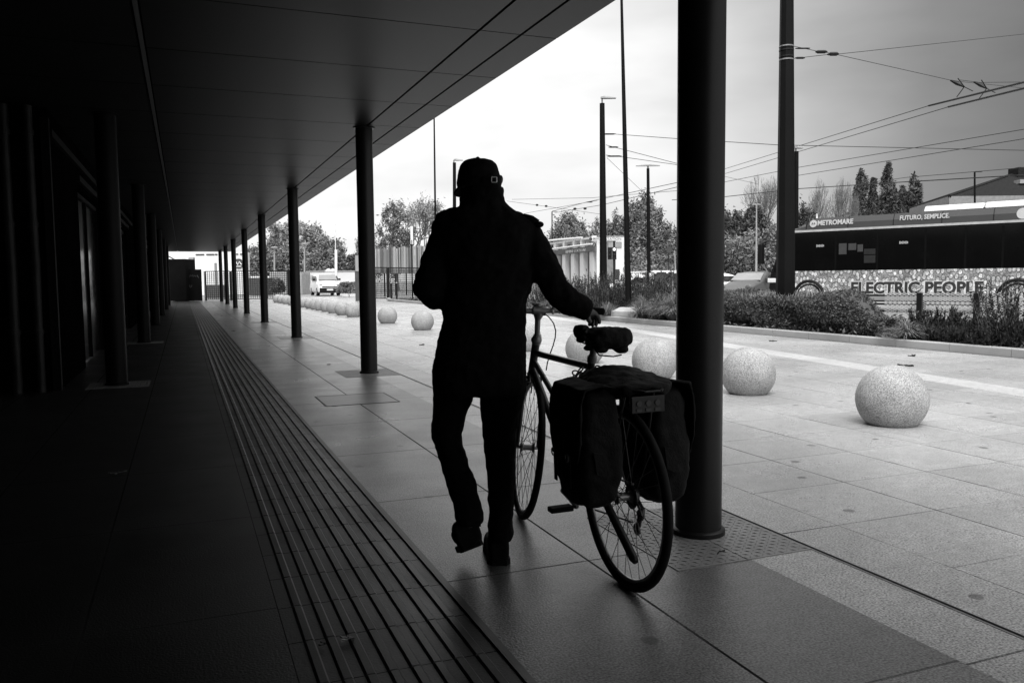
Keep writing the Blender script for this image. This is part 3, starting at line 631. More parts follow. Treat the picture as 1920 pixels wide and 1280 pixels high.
far_w = [([(1136, 250.5, 33), (1266, 260, 30), (1459, 272, 28), (1960, 283, 26)], .011, 'high span wire from the tram pole right of the man to the right edge', [(1143, 251.5, 33, .5, .03)]),
 ([(1136, 272, 33), (1290, 312, 33)], .011, 'middle span wire sloping down behind the near column', [(1150, 276, 33, .4, .03)]),
 ([(1136, 291, 33), (1167, 294.5, 33), (1290, 312, 33)], .011, 'lower span wire with an insulator behind the near column', [(1152, 293, 33, .6, .03)]),
 ([(1138, 296, 33), (1205, 360, 40)], .008, 'short stay wire sloping from the tram pole towards the twin lamp', []),
 ([(1340, 345, 40), (1497, 314, 34), (1960, 236, 22)], .011, 'upper wire of the middle pair above the poplars', []),
 ([(1359, 331, 42), (1420, 345, 42)], .008, 'faint short wire right of the near column', []),
 ([(1497, 329, 34), (1960, 254, 22)], .011, 'lower wire of the middle pair above the poplars', []),
 ([(1260, 375, 45), (1359, 369, 42), (1497, 354, 38), (1700, 341, 30), (1960, 326, 26)], .018, 'thick low cable crossing just above the bare trees', []),
 ([(1600, 347, 34), (1698, 333, 30), (1960, 311, 26)], .010, 'thin low cable meeting the house roof', []),
 ([(1040, 395, 60), (1100, 379, 52), (1290, 338, 40)], .016, 'upper low wire passing behind the leaning mast', []),
 ([(1040, 399, 60), (1130, 384, 50), (1290, 346, 40)], .016, 'lower low wire passing behind the leaning mast', []),
 ([(950, 377, 60), (1060, 392, 56), (1128, 402, 50)], .012, 'faint wire sloping down right of the man\'s collar', [(1007, 384.5, 58, .2, .07), (1024, 386.5, 57, .2, .07)]),
 ([(960, 374, 60), (1110, 371, 50), (1290, 356, 44)], .012, 'faint nearly level wire right of the man\'s collar', [(1078, 391.5, 50, .2, .07), (1097, 391, 50, .2, .07)]),
 ([(985, 400, 58), (1120, 376, 50)], .012, 'faint wire rising to the tram pole right of the man', [(1105, 379, 50, .4, .03)]),
 ([(470, 487, 75), (515, 487, 75), (571, 485, 75), (600, 478, 78)], .035, 'pale cable strung between the two distant lamp posts', [])]
for pts_, r, lb, ft in far_w: wire('span_wire', lb, pts_, r, fit=ft)
# ---------------------------------------------------------------- bus
BAZ = math.radians(-25.4138); BP = V(1700, 550, 26); BP = Vector((BP.x, BP.y, 0)); bd = Vector((math.sin(BAZ), math.cos(BAZ), 0)); bn = Vector((bd.y, -bd.x, 0))
bus = thing('trolleybus', 'long trolleybus with dark windows, a printed crowd along its side and ELECTRIC PEOPLE lettering', 'bus', BP, math.atan2(bd.y, bd.x))
bus.matrix_basis = Matrix.Translation(BP) @ Matrix.Rotation(math.atan2(bd.y, bd.x), 4, 'Z')
def bs(px, py):
    r = ray(px, py); t = (BP-Cp).dot(bn)/r.dot(bn); Q = Cp+r*t-BP; return Q.dot(bd), Q.z
BUSG = mat('bus_dark_panel', .05, .35, .08, 1, coat=.2); BUSW = mat('bus_white_panel', .6, .35, .04, 1); BUSB = mat('bus_black', .006, .4, .1, 1)
def crowd_mat():
    m = bpy.data.materials.new('crowd_print'); m.use_nodes = True; nt = m.node_tree; L = nt.links; b = nt.nodes['Principled BSDF']; b.inputs['Roughness'].default_value = .45
    tc = nd(nt, 'ShaderNodeTexCoord'); sq = nd(nt, 'ShaderNodeSeparateXYZ'); L.new(tc.outputs['Object'], sq.inputs[0]); cq = nd(nt, 'ShaderNodeCombineXYZ'); L.new(sq.outputs[0], cq.inputs[0]); L.new(sq.outputs[2], cq.inputs[1]); mp = nd(nt, 'ShaderNodeMapping'); mp.inputs['Scale'].default_value = (7.4, 5.0, 1); L.new(cq.outputs[0], mp.inputs['Vector'])
    v = nd(nt, 'ShaderNodeTexVoronoi'); v.voronoi_dimensions = '2D'; v.inputs['Scale'].default_value = 1; v.inputs['Randomness'].default_value = .75; L.new(mp.outputs[0], v.inputs['Vector'])
    r = nd(nt, 'ShaderNodeValToRGB'); e = r.color_ramp.elements; e[0].position = 0; e[0].color = (.8, .8, .8, 1); e[1].position = .34; e[1].color = (.72, .72, .72, 1)
    for p, c in ((.38, .25), (.42, .08), (.47, .12), (.52, .42), (.8, .34)): q = e.new(p); q.color = (c, c, c, 1)
    L.new(v.outputs['Distance'], r.inputs[0])
    n = nd(nt, 'ShaderNodeTexNoise'); n.inputs['Scale'].default_value = 22; n.inputs['Detail'].default_value = 3; L.new(tc.outputs['Object'], n.inputs['Vector'])
    r2 = nd(nt, 'ShaderNodeMapRange'); r2.inputs[1].default_value = .4; r2.inputs[2].default_value = .62; r2.inputs[3].default_value = .55; r2.inputs[4].default_value = 1.15; L.new(n.outputs['Fac'], r2.inputs[0])
    sc = nd(nt, 'ShaderNodeSeparateColor'); L.new(v.outputs['Color'], sc.inputs[0]); r3 = nd(nt, 'ShaderNodeMapRange'); r3.inputs[3].default_value = .55; r3.inputs[4].default_value = 1.1; L.new(sc.outputs[0], r3.inputs[0])
    mx = nd(nt, 'ShaderNodeVectorMath', operation='SCALE'); L.new(r.outputs[0], mx.inputs[0]); mu = nd(nt, 'ShaderNodeMath', operation='MULTIPLY'); L.new(r2.outputs[0], mu.inputs[0]); L.new(r3.outputs[0], mu.inputs[1]); L.new(mu.outputs[0], mx.inputs['Scale'])
    L.new(mx.outputs[0], b.inputs['Base Color']); return m
W = 2.5; XB = -13.2
prof = [(XB, .32), (4.35, .32), (4.62, .75), (4.55, 1.3), (4.2, 2.2), (4.0, 2.62), (3.9, 2.72), (XB, 2.72)]
mb = MB(); mb.prism([(x, 0, z) for x, z in prof], (0, -W, 0)); mb.build('body', BUSB, bus, bevel=.03)
mb = MB(); mb.box((XB+.02, .003, .55), (4.3, .018, 1.34)); gp = mb.build('printed_side_panel', crowd_mat(), bus)
mb = MB(); mb.prism([(XB+.02, .003, 1.352), (4.42, .003, 1.352), (4.12, .003, 2.15), (3.92, .003, 2.60), (XB+.02, .003, 2.60)], (0, .012, 0)); win = mb.build('window_band', mat('bus_glass', .004, .1, .2, 1.2, spec=.16), bus)
mb = MB()
for px in (1490, 1567, 1645, 1735, 1810, 1880): s = bs(px, 480)[0]; mb.box((s-.03, .016, 1.36), (s+.03, .02, 2.59))
mb.build('window_divider', BLACKM, win)
PAP = mat('window_notice', .05, .6, .1)
for x0, y0, x1, y1 in ((1573, 456, 1588, 477), (1591, 456, 1606, 469), (1608, 458, 1618.5, 472), (1620, 478, 1642, 493), (1620, 466, 1642, 477)):
    a, za = bs(x0, y1); b_, zb = bs(x1, y0); mb = MB(); mb.box((b_, .016, za), (a, .019, zb)); mb.build('window_notice', PAP if x0 < 1612 else mat('notice_dim', .018, .6), win)
LED = mat('sign_text_pale', .35, .5, .05)
for x0, y0 in ((1531, 463.5), (1686.5, 457.5)):
    s, z = bs(x0, y0); mb = MB()
    for k in range(6): mb.box((s-.045*k-.036, .016, z+.01*(k % 2)), (s-.045*k, .021, z+.075+.012*((k+1) % 2)))
    mb.build('display_text', LED, win)
mb = MB(); mb.box((XB, .0, 2.66), (3.75, .03, 2.73)); mb.build('gutter_trim', mat('trim_grey', .45, .4), bus)
# roof cove: dark panels leaning inwards
mb = MB(); secs = []
top = lambda s: 3.12 if s < 3.0 else 3.12-(s-3.0)*.45-(max(0, s-3.45)**1.5)*.3
for s in list(np.linspace(XB+.05, 3.0, 8))+[3.2, 3.4, 3.6, 3.8, 3.92]:
    zt = max(top(s), 2.78); secs.append([Vector((s, .004, 2.735)), Vector((s, -.02, 2.735+(zt-2.735)*.5)), Vector((s, -.12, zt)), Vector((s, -W+.12, zt)), Vector((s, -W+.02, 2.735+(zt-2.735)*.5)), Vector((s, -W, 2.735))])
mb.loft(secs); cove = mb.build('roof_cove', BUSG, bus)
for px in (1512, 1590, 1675, 1766, 1863):
    s = bs(px, 410)[0]; mb = MB(); mb.prism([(s-.012, .008, 2.74), (s-.012, -.014, 2.93), (s-.012, -.112, 3.123), (s-.012, -.2, 3.124), (s-.012, -.2, 2.74)], (.024, 0, 0)); mb.build('panel_seam', BUSB, cove)
p0 = bs(1729, 388)[0]; s2 = bs(1843, 380)[0]; mb = MB()
mb.prism([(p0, -.12, 3.13), (p0, -.28, 3.31), (p0, -W+.28, 3.31), (p0, -W+.12, 3.13)], (s2+.01-p0, 0, 0)); mb.prism([(s2-.01, -.12, 3.13), (s2-.01, -.28, 3.32), (s2-.01, -W+.28, 3.32), (s2-.01, -W+.12, 3.13)], (XB+.3-s2, 0, 0)); mb.build('roof_pod', BUSW, bus, bevel=.04)
s = bs(1520.5, 400)[0]; MB().tube([(s, -.5, 3.10), (s, -.5, 3.30)], [.04, .02], 8).build('antenna', WHITEP, bus)
# cove lettering
def cove_m(px, py): s, z = bs(px, py); return frame_matrix((-1, 0, 0), (0, -.12, .99), (0, .99, .12), (s, .012-max(0, (z-2.735))*.12+.006, z))
WT = mat('lettering_white', .5, .5, .03)
text_mesh('lettering', 'METROMARE', .225, cove_m(1532.5, 422.5), WT, cove, .003, bold=.008, sx=.90)
text_mesh('lettering', 'FUTURO, SEMPLICE.', .20, cove_m(1686.5, 413), WT, cove, .003, bold=.005, sx=.82)
def disc(nm, c, r, m, parent, th=.01, ry=0):
    mb = MB(); mb.prism([(c[0]+r*math.cos(a)*1.0, c[1]-r*math.sin(a)*.1, c[2]+r*math.sin(a)) for a in np.linspace(0, 2*PI, 24, False)], (0, th, 0)); return mb.build(nm, m, parent)
s, z = bs(1525, 419.5); lg = disc('emblem', (s, -.012, z), .125, WT, cove)
mb = MB()
for k in range(2):
    x = s+.05-k*.07; mb.tube([(x, .004, z-.03), (x-.02, -.001, z+.035), (x-.04, .001, z-.0), (x-.06, -.003, z+.035)][:3], .012, 5)
mb.build('emblem_mark', BUSG, lg)
s, z = bs(1918, 400); lg = disc('emblem', (s, -.015, z), .16, WT, cove)
text_mesh('emblem_letter', 'e', .34, frame_matrix((-1, 0, 0), (0, -.12, .99), (0, .99, .12), (s+.1, -.002, z-.08)), BUSG, lg, .002, bold=.02)
# side lettering: white outline behind dark letters
s, z = bs(1595, 549.5); DT = mat('lettering_dark', .035, .5, .05)
for k, (m_, y_, off, nm) in enumerate(((mat('lettering_outline', .65, .5, .03), .0195, .042, 'lettering_outline'), (DT, .024, .020, 'lettering'))):
    tm = text_mesh(nm, 'ELECTRIC PEOPLE', .50, frame_matrix((-1, 0, 0), (0, 0, 1), (0, 1, 0), (s, y_, z+.01)), m_, gp, .0015, bold=off, sx=1)
    bb = [v.co.x for v in tm.data.vertices]; wid = max(bb)-min(bb); tgt = s-bs(1842, 545)[0]
    for v in tm.data.vertices: v.co.x = s-(s-v.co.x)*tgt/(wid-.02)
wx = bs(1517, 545)[0]
for sx_ in (wx, wx-6.2, wx-12.3):
    t = MB().cyl((sx_, .02, .47), (sx_, -.28, .47), .44, n=32).build('wheel', RUBBER, bus)
    MB().torus((sx_, .022, .50), .50, .05, (0, 1, 0), 40, 8).build('wheel_arch', BUSB, t)
    mb = MB(); mb.cyl((sx_, .024, .47), (sx_, .04, .47), .38, n=32); mb.build('hub_cover', gp.data.materials[0], t)
mb = MB(); mb.prism([(4.15, .002, 1.2), (4.56, .002, 1.2), (4.2, .002, 2.15), (4.05, .002, 2.15)], (0, -W-.004, 0)); mb.build('windscreen', DKGLASS, bus)
mb = MB(); mb.tube([(4.25, -.05, 2.35), (4.6, .1, 2.42), (4.85, .2, 2.3)], .03, 8); mb.box((4.75, .08, 1.6), (4.9, .32, 2.3)); mb.build('wing_mirror', BUSB, bus, bevel=.02)
MB().box((4.3, -.9, .95), (4.66, .02, 1.1)).build('bumper_trim', WHITEP, bus, bevel=.02)

# mesh fence at the stop, in front of the bus
def mesh_mat():
    return mat('expanded_mesh', .45, .5, .1, 3)
fa, fb = online(1660, V(1728, 600, 20.2), BAZ), online(1990, V(1728, 600, 20.2), BAZ)
t = thing('mesh_fence', 'low expanded-metal fence with dark posts between the bed and the bus', 'fence', fa)
mb = MB(); dv = (fb-fa); Lf = dv.length; dv.normalize(); zt, zb = .74, -.02
def diam(u0, u1, z0, z1, step=.11, hz=.055, r=.0085):
    mb = MB(); n = int((z1-z0)/hz); seg = []
    for k in range(-int((z1-z0)/hz)-2, int((u1-u0)/step)+2):
        for sgn in (1, -1):
            ua = u0+k*step if sgn > 0 else u0+k*step+(z1-z0)/hz*step; ub = ua+sgn*(z1-z0)/hz*step
            za, zb2 = z0, z1; sl = (z1-z0)/(ub-ua)
            if ua < u0: za = z0+(u0-ua)*sl; ua = u0
            if ua > u1: za = z0+(u1-ua)*sl; ua = u1
            if ub < u0: zb2 = za+(u0-ua)*sl; ub = u0
            if ub > u1: zb2 = za+(u1-ua)*sl; ub = u1
            if zb2-za > .02: mb.tube([(ua*dv.x, ua*dv.y, za), (ub*dv.x, ub*dv.y, zb2)], r, 4, False)
    return mb
diam(0, Lf, .0, .74).build('mesh_panel', mesh_mat(), t, norm=False)
for px in (1728, 1835, 1950):
    q = online(px, V(1728, 600, 20.2), BAZ)-fa; MB().box((-.06, -.05, 0), (.06, .05, .73), Matrix.Translation(q-Vector((0.1, 0.05, 0))) @ Matrix.Rotation(PI/2-BAZ, 4, 'Z')).build('post', BLK, t)
t2 = thing('guard_rail', 'horizontal two-tone guard rail behind the mesh fence', 'rail', fa+Vector((1.2, .6, 0)))
for z, hgt, m_ in ((.50, .1, GREYP), (.37, .05, BLK)):
    mb = MB(); mb.prism([dv*-2+Vector((0, 0, z)), dv*-2+Vector((.05, 0, z)), dv*-2+Vector((.05, 0, z+hgt)), dv*-2+Vector((0, 0, z+hgt))], dv*(Lf+4)); mb.build('rail', m_, t2)
mb = MB()
for k in range(8): q = dv*(k*1.5-1); mb.box((q.x+.06, q.y-.03, 0), (q.x+.12, q.y+.03, .55))
mb.build('rail_posts', BLK, t2)
def apply_mod(o, fn, smooth=True):
    fn(o); bpy.context.view_layer.update(); dg = bpy.context.evaluated_depsgraph_get(); me = bpy.data.meshes.new_from_object(o.evaluated_get(dg)); o.modifiers.clear(); old = o.data; nm = old.name; mt = old.materials[0]
    me.materials.clear(); me.materials.append(mt); o.data = me; bpy.data.meshes.remove(old)
    if smooth: me.shade_smooth()
    return o
# ---------------------------------------------------------------- cars
def smooth_car(name, label, cat, loc, yaw, L_, W_, H_, kind, paint, dark=BUSB):
    """loc = centre on the ground, yaw = heading angle of the nose; local x forwards"""
    t = thing(name, label, cat, loc, 0); t.matrix_basis = Matrix.Translation(loc) @ Matrix.Rotation(yaw, 4, 'Z')
    if kind == 'van': P = [(-.5, .18, .55, 1.0), (-.48, .95, .98, 1.), (-.3, .98, 1, 1.), (.05, .97, 1, 1.), (.15, .94, .99, 1), (.24, .74, .62, 1.), (.30, .64, .62, 1.), (.42, .57, .57, .99), (.485, .50, .48, .95), (.5, .30, .30, .85)]
    else: P = [(-.5, .3, .3, .8), (-.46, .45, .45, .92), (-.38, .6, .6, 1), (-.22, .86, .7, 1), (-.05, 1, .72, 1), (.08, .96, .72, 1), (.22, .68, .68, 1), (.36, .58, .58, .97), (.46, .48, .46, .88), (.5, .35, .33, .78)]
    mb = MB(); rings = []
    for x, top_, _, wf in P:
        w = W_/2*wf; zt = H_*top_; zb = .2; waist = min(zt*.98, H_*.56); tin = .80 if top_ > .62 else .93
        r = [(w*.92, zb), (w, zb+.12), (w, waist*.8), (w*.97, waist), (w*tin, zb+(zt-zb)*.93 if zt > waist*1.1 else zt*.985), (w*tin*.75, zt)]
        loop = [Vector((x*L_, a, b)) for a, b in r]+[Vector((x*L_, -a, b)) for a, b in reversed(r)]; rings.append(loop)
    mb.loft(rings); bo = mb.build('body', paint, t)
    def sub(o): m = o.modifiers.new('s', 'SUBSURF'); m.levels = 2; m.render_levels = 2
    apply_mod(bo, sub)
    fx = .17*L_ if kind == 'van' else .10*L_; gx = .30*L_ if kind == 'van' else .235*L_; z0, z1 = (H_*.67, H_*.90) if kind == 'van' else (H_*.66, H_*.88)
    if kind != 'van': fx -= .08; gx -= .10
    mb = MB(); w = W_*.40; mb.prism([(gx-.0, w*1.02, z0+.02), (gx-.0, -w*1.02, z0+.02), (fx+.05, -w*.9, z1+.02), (fx+.05, w*.9, z1+.02)], (.05, 0, .05)); mb.build('windscreen', mat('car_glass', .25, .1, .1, 1) , t, bevel=.01)
    for s in (1, -1):
        mb = MB(); a = W_/2
        mb.prism([(fx-.02, s*a*.90, z1-.05), (gx-.15, s*a*.97, z0-.0), (-.25*L_, s*a*.97, z0-.0), (-.25*L_, s*a*.90, z1-.05)], (0, s*.02, 0)); mb.build('side_window', DKGLASS, t)
        hx = .475*L_ if kind == 'van' else .44*L_
        mb = MB(); mb.sphere((hx-.02, s*a*.74, H_*(.46 if kind == 'van' else .5)), (.08, .17, .065 if kind == 'van' else .12), 14, 8); mb.build('headlight', mat('headlight_glass', .35 if kind != 'van' else .12, .15), t)
        mb = MB(); mb.box((.17*L_, s*(a+.02) if s > 0 else s*(a+.2), z0), (.2*L_, s*(a+.2) if s > 0 else s*(a+.02), z0+.16)); mb.build('wing_mirror', paint if kind != 'van' else dark, t, bevel=.02)
        for x in (.31*L_, -.31*L_):
            wh = MB().cyl((x, s*(a-.22), .32), (x, s*(a+.0), .32), .32, n=20).build('wheel', RUBBER, t); MB().cyl((x, s*(a+.002), .32), (x, s*(a+.012), .32), .2, n=16).build('hub_cap', GREYP, wh)
    mb = MB(); bw = W_*.44
    if kind == 'van': mb.box((.43*L_, -bw, .22), (.505*L_, bw, .62)); mb.box((.49*L_, -bw*.75, .68), (.502*L_, bw*.75, .76))
    else: mb.box((.47*L_, -bw*.7, .24), (.503*L_, bw*.7, .42))
    mb.build('bumper', dark, t, bevel=.02)
    MB().box((.506*L_, -.25, .42), (.512*L_, .25, .53)).build('number_plate', WHITEP if kind == 'van' else GREYP, t)
    return t
g = G(610, 553.5)
vdir = (Cp-g); vy = math.atan2(vdir.y, vdir.x)+R(10)
smooth_car('parked_van', 'white compact van facing the camera beyond the row of spheres', 'van', Vector((g.x, g.y, 0)), vy, 4.3, 1.85, 1.82, 'van', WHITEP)
p = V(1416, 530, 37); vdir = (Cp-p); smooth_car('parked_car', 'grey rounded small car facing the camera beside the bus front', 'car', Vector((p.x, p.y, 0)), math.atan2(vdir.y, vdir.x)+R(-28), 4.1, 1.75, 1.45, 'car', mat('car_grey', .06, .3, .05, 1, coat=.5))
p = V(1346, 530, 48); vdir = (Cp-p); smooth_car('parked_car', 'white car mostly hidden behind the near column', 'car', Vector((p.x, p.y, 0)), math.atan2(vdir.y, vdir.x)+R(-60), 4.1, 1.75, 1.45, 'car', WHITEP)
p = V(1192, 545, 44); vdir = (Cp-p); smooth_car('parked_car', 'white car parked behind the dark shrubs by the white wall', 'car', Vector((p.x, p.y, 0)), math.atan2(vdir.y, vdir.x)+R(-70), 4.1, 1.75, 1.4, 'car', WHITEP)

# ---------------------------------------------------------------- far end: gate, grid fence, panels
def pframe(px0, px1, D0, D1=None):
    a = V(px0, 540, D0); b = V(px1, 540, D1 or D0); a.z = b.z = 0; return a, b, (b-a).normalized(), (b-a).length
def wallbox(mb, a, b, z0, z1, th=.1):
    d = (b-a).normalized(); n = Vector((d.y, -d.x, 0))*th
    mb.prism([a+Vector((0, 0, z0)), a-n+Vector((0, 0, z0)), a-n+Vector((0, 0, z1)), a+Vector((0, 0, z1))], b-a); return mb
def grid_fence(px0, px1, D0, D1, zt, label, name='grid_fence', step=.13, solid_below=0, bar=.022, cat='fence', m=BLK, frame=.06):
    a, b, d, L_ = pframe(px0, px1, D0, D1); t = thing(name, label, cat, a, 0, None)
    mb = MB(); M_ = lambda u, z: Vector((d.x*u, d.y*u, z))
    mb.tube([M_(0, zt), M_(L_, zt)], frame/1.6, 4); mb.tube([M_(0, .08), M_(L_, .08)], frame/1.6, 4); mb.tube([M_(0, 0), M_(0, zt)], frame, 4); mb.tube([M_(L_, 0), M_(L_, zt)], frame, 4); mb.build('frame', m, t)
    mb = MB()
    for u in np.arange(step, L_, step): mb.tube([M_(u, .1), M_(u, zt-.03)], bar, 4, False)
    for z in np.arange(.1+step, zt-.05, step): mb.tube([M_(.03, z), M_(L_-.03, z)], bar, 4, False)
    mb.build('mesh_panel', m, t, norm=False); return t
DF = 52.0
grid_fence(386, 432, DF, DF, zat(0, 510, DF) if 0 else 1.84, 'dark grid gate leaf at the far end of the colonnade', 'grid_gate', cat='gate')
grid_fence(434, 540, DF+.2, DF+1.0, 1.84, 'dark grid fence panel closing the far end, left of the spheres')
a, b, d, L_ = pframe(350, 378, DF); t = thing('solid_gate', 'black solid gate panel with scribbled graffiti at the far end', 'gate', a); mb = MB(); wallbox(mb, a, b, 0, 1.98, .08); mb.build('panel', BLACKM, t, world=True)
mb = MB(); mb.tube([b+Vector((.2, 0, 0)), b+Vector((.2, 0, 1.85))], .05, 8); mb.build('post', GREYP, t, world=True)
mb = MB(); fw = d; nn = Vector((d.y, -d.x, 0)); GRF = mat('graffiti_paint', .10, .6)
for (u0, z0, pts_) in ((.12, 1.55, [(0, 0), (.06, .1), (.1, -.05), (.16, .08), (.2, -.02), (.27, .09), (.3, -.06), (.38, .05), (.45, -.04), (.52, .06), (.6, -.1)]), (.1, .95, [(0, 0), (.05, .12), (.1, .02), (.12, -.12), (.2, -.05), (.22, .05)])):
    mb.tube([a+fw*(u0+p*1.1)+nn*.012+Vector((0, 0, z0+q)) for p, q in pts_], .012, 4)
mb.build('graffiti', GRF, t, world=True)
a, b, d, L_ = pframe(312, 349, DF-.6); t = thing('dark_kiosk', 'tall black boarded block beside the far gate', 'kiosk', a); mb = MB(); wallbox(mb, a, b, 0, 2.62, 1.6); mb.build('body', BLACKM, t, world=True)
p0 = V(318, 482, DF+2); mb = MB(); mb.tube([V(312, 478, DF+2), V(330, 488, DF+2), V(355, 496, DF+2)], .04, 5); mb.build('handrail', BLK, t, world=True)
# white platform building behind the far gate
def block(name, label, cat, px0, px1, D0, D1, z0, z1, m, th=4, grp=None):
    a, b, d, L_ = pframe(px0, px1, D0, D1); t = thing(name, label, cat, a, 0, grp); mb = MB(); wallbox(mb, a, b, z0, z1, th); mb.build('wall', m, t, world=True); return t, a, b, d
D = 75
tb, a, b, d = block('station_hall', 'white flat station hall seen beyond the far gate, with a round emblem', 'building', 300, 462, D, D, 0, zat(400, 473, D), WHITEP, 1.2)
nn = Vector((d.y, -d.x, 0))
mb = MB()
for x0, x1 in ((367, 375), (375, 383), (387, 402), (403, 408), (443, 447), (450, 458)):
    p, q = V(x0, 476, D), V(x1, 476, D); p.z = q.z = zat(400, 477, D); mb.prism([p+nn*.06-Vector((0, 0, .05)), q+nn*.06-Vector((0, 0, .05)), q+nn*.06+Vector((0, 0, .05)), p+nn*.06+Vector((0, 0, .05))], -nn*.05)
mb.build('fascia_slot', BLK, tb, world=True)
c = V(448, 494, D); mb = MB(); n_ = 28; r_ = 9/FPX*D
mb.prism([c+nn*.12+d*(r_*math.cos(k*2*PI/n_))+Vector((0, 0, r_*math.sin(k*2*PI/n_))) for k in range(n_)], -nn*.1); em = mb.build('emblem', GREYP if 0 else mat('emblem_dark', .06, .5), tb, world=True)
mb = MB(); mb.tube([c+nn*.16+d*(u*r_)+Vector((0, 0, v*r_)) for u, v in ((-.72, .0), (-.5, .4), (-.1, -.3), (.2, .4), (.62, -.25))], .055, 5)
mb.tube([c+nn*.16+d*(u*r_)+Vector((0, 0, -.62*r_)) for u in (-.6, .6)], .04, 5); mk = mb.build('emblem_mark', WHITEP, em, world=False); mk.data.transform(tb.matrix_basis.inverted())
t, *_ = block('grey_pillar', 'grey square pillar in front of the white station hall', 'pillar', 355.5, 364, 66, 66, 0, zat(360, 482.5, 66), GREYP, .4)
t, *_ = block('narrow_totem', 'narrow grey totem in front of the white station hall', 'pillar', 403, 405.5, 62, 62, 0, zat(404, 493, 62), GREYP, .3)
# low structures seen through the grid fence
t, *_ = block('service_box', 'low dark service wall behind the grid gate', 'wall', 385, 425, 60, 60, 0, .95, mat('dull_dark', .08, .7), .5)
t, *_ = block('white_low_wall', 'low white wall behind the grid fence and lamp posts', 'wall', 430, 600, 84, 84, 0, zat(500, 517, 84), WHITEP, .5)
t, *_ = block('dark_shed', 'dark low shed in front of the white wall behind the grid fence', 'shed', 463, 497, 72, 72, 0, zat(500, 521, 72), mat('shed_dark', .07, .7), 3)
leafy_tree(520, 524, 26, 66, 'small round bush behind the right end of the grid fence', 1800, LEAFD, .1, .0, grp='bushes at the far end', nm='bush')
t, *_ = block('fence_end_post', 'dark rectangular cabinet at the end of the grid fence, behind a column', 'cabinet', 539, 548, 52.4, 52.4, 0, 1.9, BLK, .4)
# container and wall by the van
t, a, b, d = block('storage_container', 'pale ribbed container left of the white van', 'container', 565, 582, 74, 76, 0, zat(573, 509.5, 75), mat('container_grey', .35, .6), 3)
nn = Vector((d.y, -d.x, 0)); mb = MB()
for u in np.arange(.1, (b-a).length, .25): p = a+d*u+nn*.002; mb.prism([p, p+d*.1, p+d*.1+Vector((0, 0, 2)), p+Vector((0, 0, 2))], nn*.05)
mb.build('ribs', mat('container_grey', .35), t, world=True)
t, a, b, d = block('boundary_wall', 'long pale boundary wall behind the white van', 'wall', 575, 668, 84, 84, 0, zat(620, 510, 84), mat('pale_render', .6, .8, .1, .4), .4)
nn = Vector((d.y, -d.x, 0)); mb = MB(); wallbox(mb, a+nn*.05, b+nn*.05, zat(620, 509.5, 84), zat(620, 507.5, 84), .5); mb.build('coping', GREYP, t, world=True)
for k, px in enumerate((616, 624)):
    q, z = spot(px, 504, 88); t = thing('storage_dome', ['left', 'right'][k]+' small white dome on the wall behind the van', 'dome', Vector((q.x, q.y, 0)), 0, 'white domes behind the wall'); mb = MB(); mb.sphere((0, 0, z-.35), (.42, .42, .35), 16, 8); mb.cyl((0, 0, 0), (0, 0, z-.35), .38); mb.build('shell', WHITEP, t)
leafy_tree(654, 528, 44, 60, 'weedy bush right of the white van', 3000, LEAFM, .09, .0, grp='bushes at the far end', nm='bush')
# tall slatted fence with its lower mesh fence
def slat_fence():
    a = V(699, 540, 58); b = V(800, 540, 70); a.z = b.z = 0; d = (b-a).normalized(); L_ = (b-a).length
    t = thing('slatted_screen', 'tall screen of uneven pale upright slats left of the man', 'fence', a); mb = MB(); x = 0; z0 = 1.7
    while x < L_*1.6:
        w = rng.uniform(.09, .2); h = 3.35+.75*x/L_+rng.uniform(-.08, .08); ln = rng.uniform(-.12, .12)
        tgt = mb
        p = d*x; q = d*(x+ln); tgt.prism([p+Vector((0, 0, z0)), p+d*w+Vector((0, 0, z0)), q+d*w+Vector((0, 0, h)), q+Vector((0, 0, h))], Vector((-d.y, d.x, 0))*.05); x += w+rng.uniform(.02, .14)
    sm_ = mat('weathered_slat', .3, .7, .25, 2); nt_ = sm_.node_tree; ge = nd(nt_, 'ShaderNodeNewGeometry'); rp = nd(nt_, 'ShaderNodeValToRGB'); nt_.links.new(ge.outputs['Random Per Island'], rp.inputs[0])
    rp.color_ramp.elements[0].color = (.07, .07, .07, 1); rp.color_ramp.elements[1].color = (.5, .5, .5, 1); nt_.links.new(rp.outputs[0], nt_.nodes['Principled BSDF'].inputs['Base Color']); mb.build('slat_screen', sm_, t, norm=False)
    mb = MB()
    for u in np.arange(0, L_*1.6, 2.4): mb.box((d.x*u-.05, d.y*u+.1, 0), (d.x*u+.05, d.y*u+.2, 3.2))
    mb.build('rear_post', BLK, t)
slat_fence()
grid_fence(703, 727, 50, 51, 1.95, 'dark mesh fence panel under the slatted screen, beside the second column', 'grid_fence', .12, bar=.02)
grid_fence(729, 790, 51.2, 54, 1.95, 'dark mesh fence panel under the slatted screen, left of the man', 'grid_fence', .12, bar=.02)
for px, lb in ((734, 'left'), (744, 'right')):
    p = V(px, 560, 47); t = thing('bollard', lb+' dark post of the pair in front of the mesh fence', 'bollard', (p.x, p.y, 0), 0, 'dark posts by the mesh fence'); MB().cyl((0, 0, 0), (0, 0, 1.0), .05, n=12).build('post', BLK, t, smooth='angle'); MB().tube([(0, 0, 1.0), (0, 0, 1.03), (0, 0, 1.06)], [.055, .055, .02], 12).build('cap', GREYP, t)
t, a, b, d = block('advert_board', 'tall narrow dark board just left of the second column', 'board', 666, 680, 47, 47, 0, 2.7, mat('panel_dark', .07, .5), .2)
mb = MB(); nn = Vector((d.y, -d.x, 0)); wallbox(mb, V(668, 540, 47)*1+nn*.03, V(676, 540, 47)+nn*.03, 0, 0.01, .01)
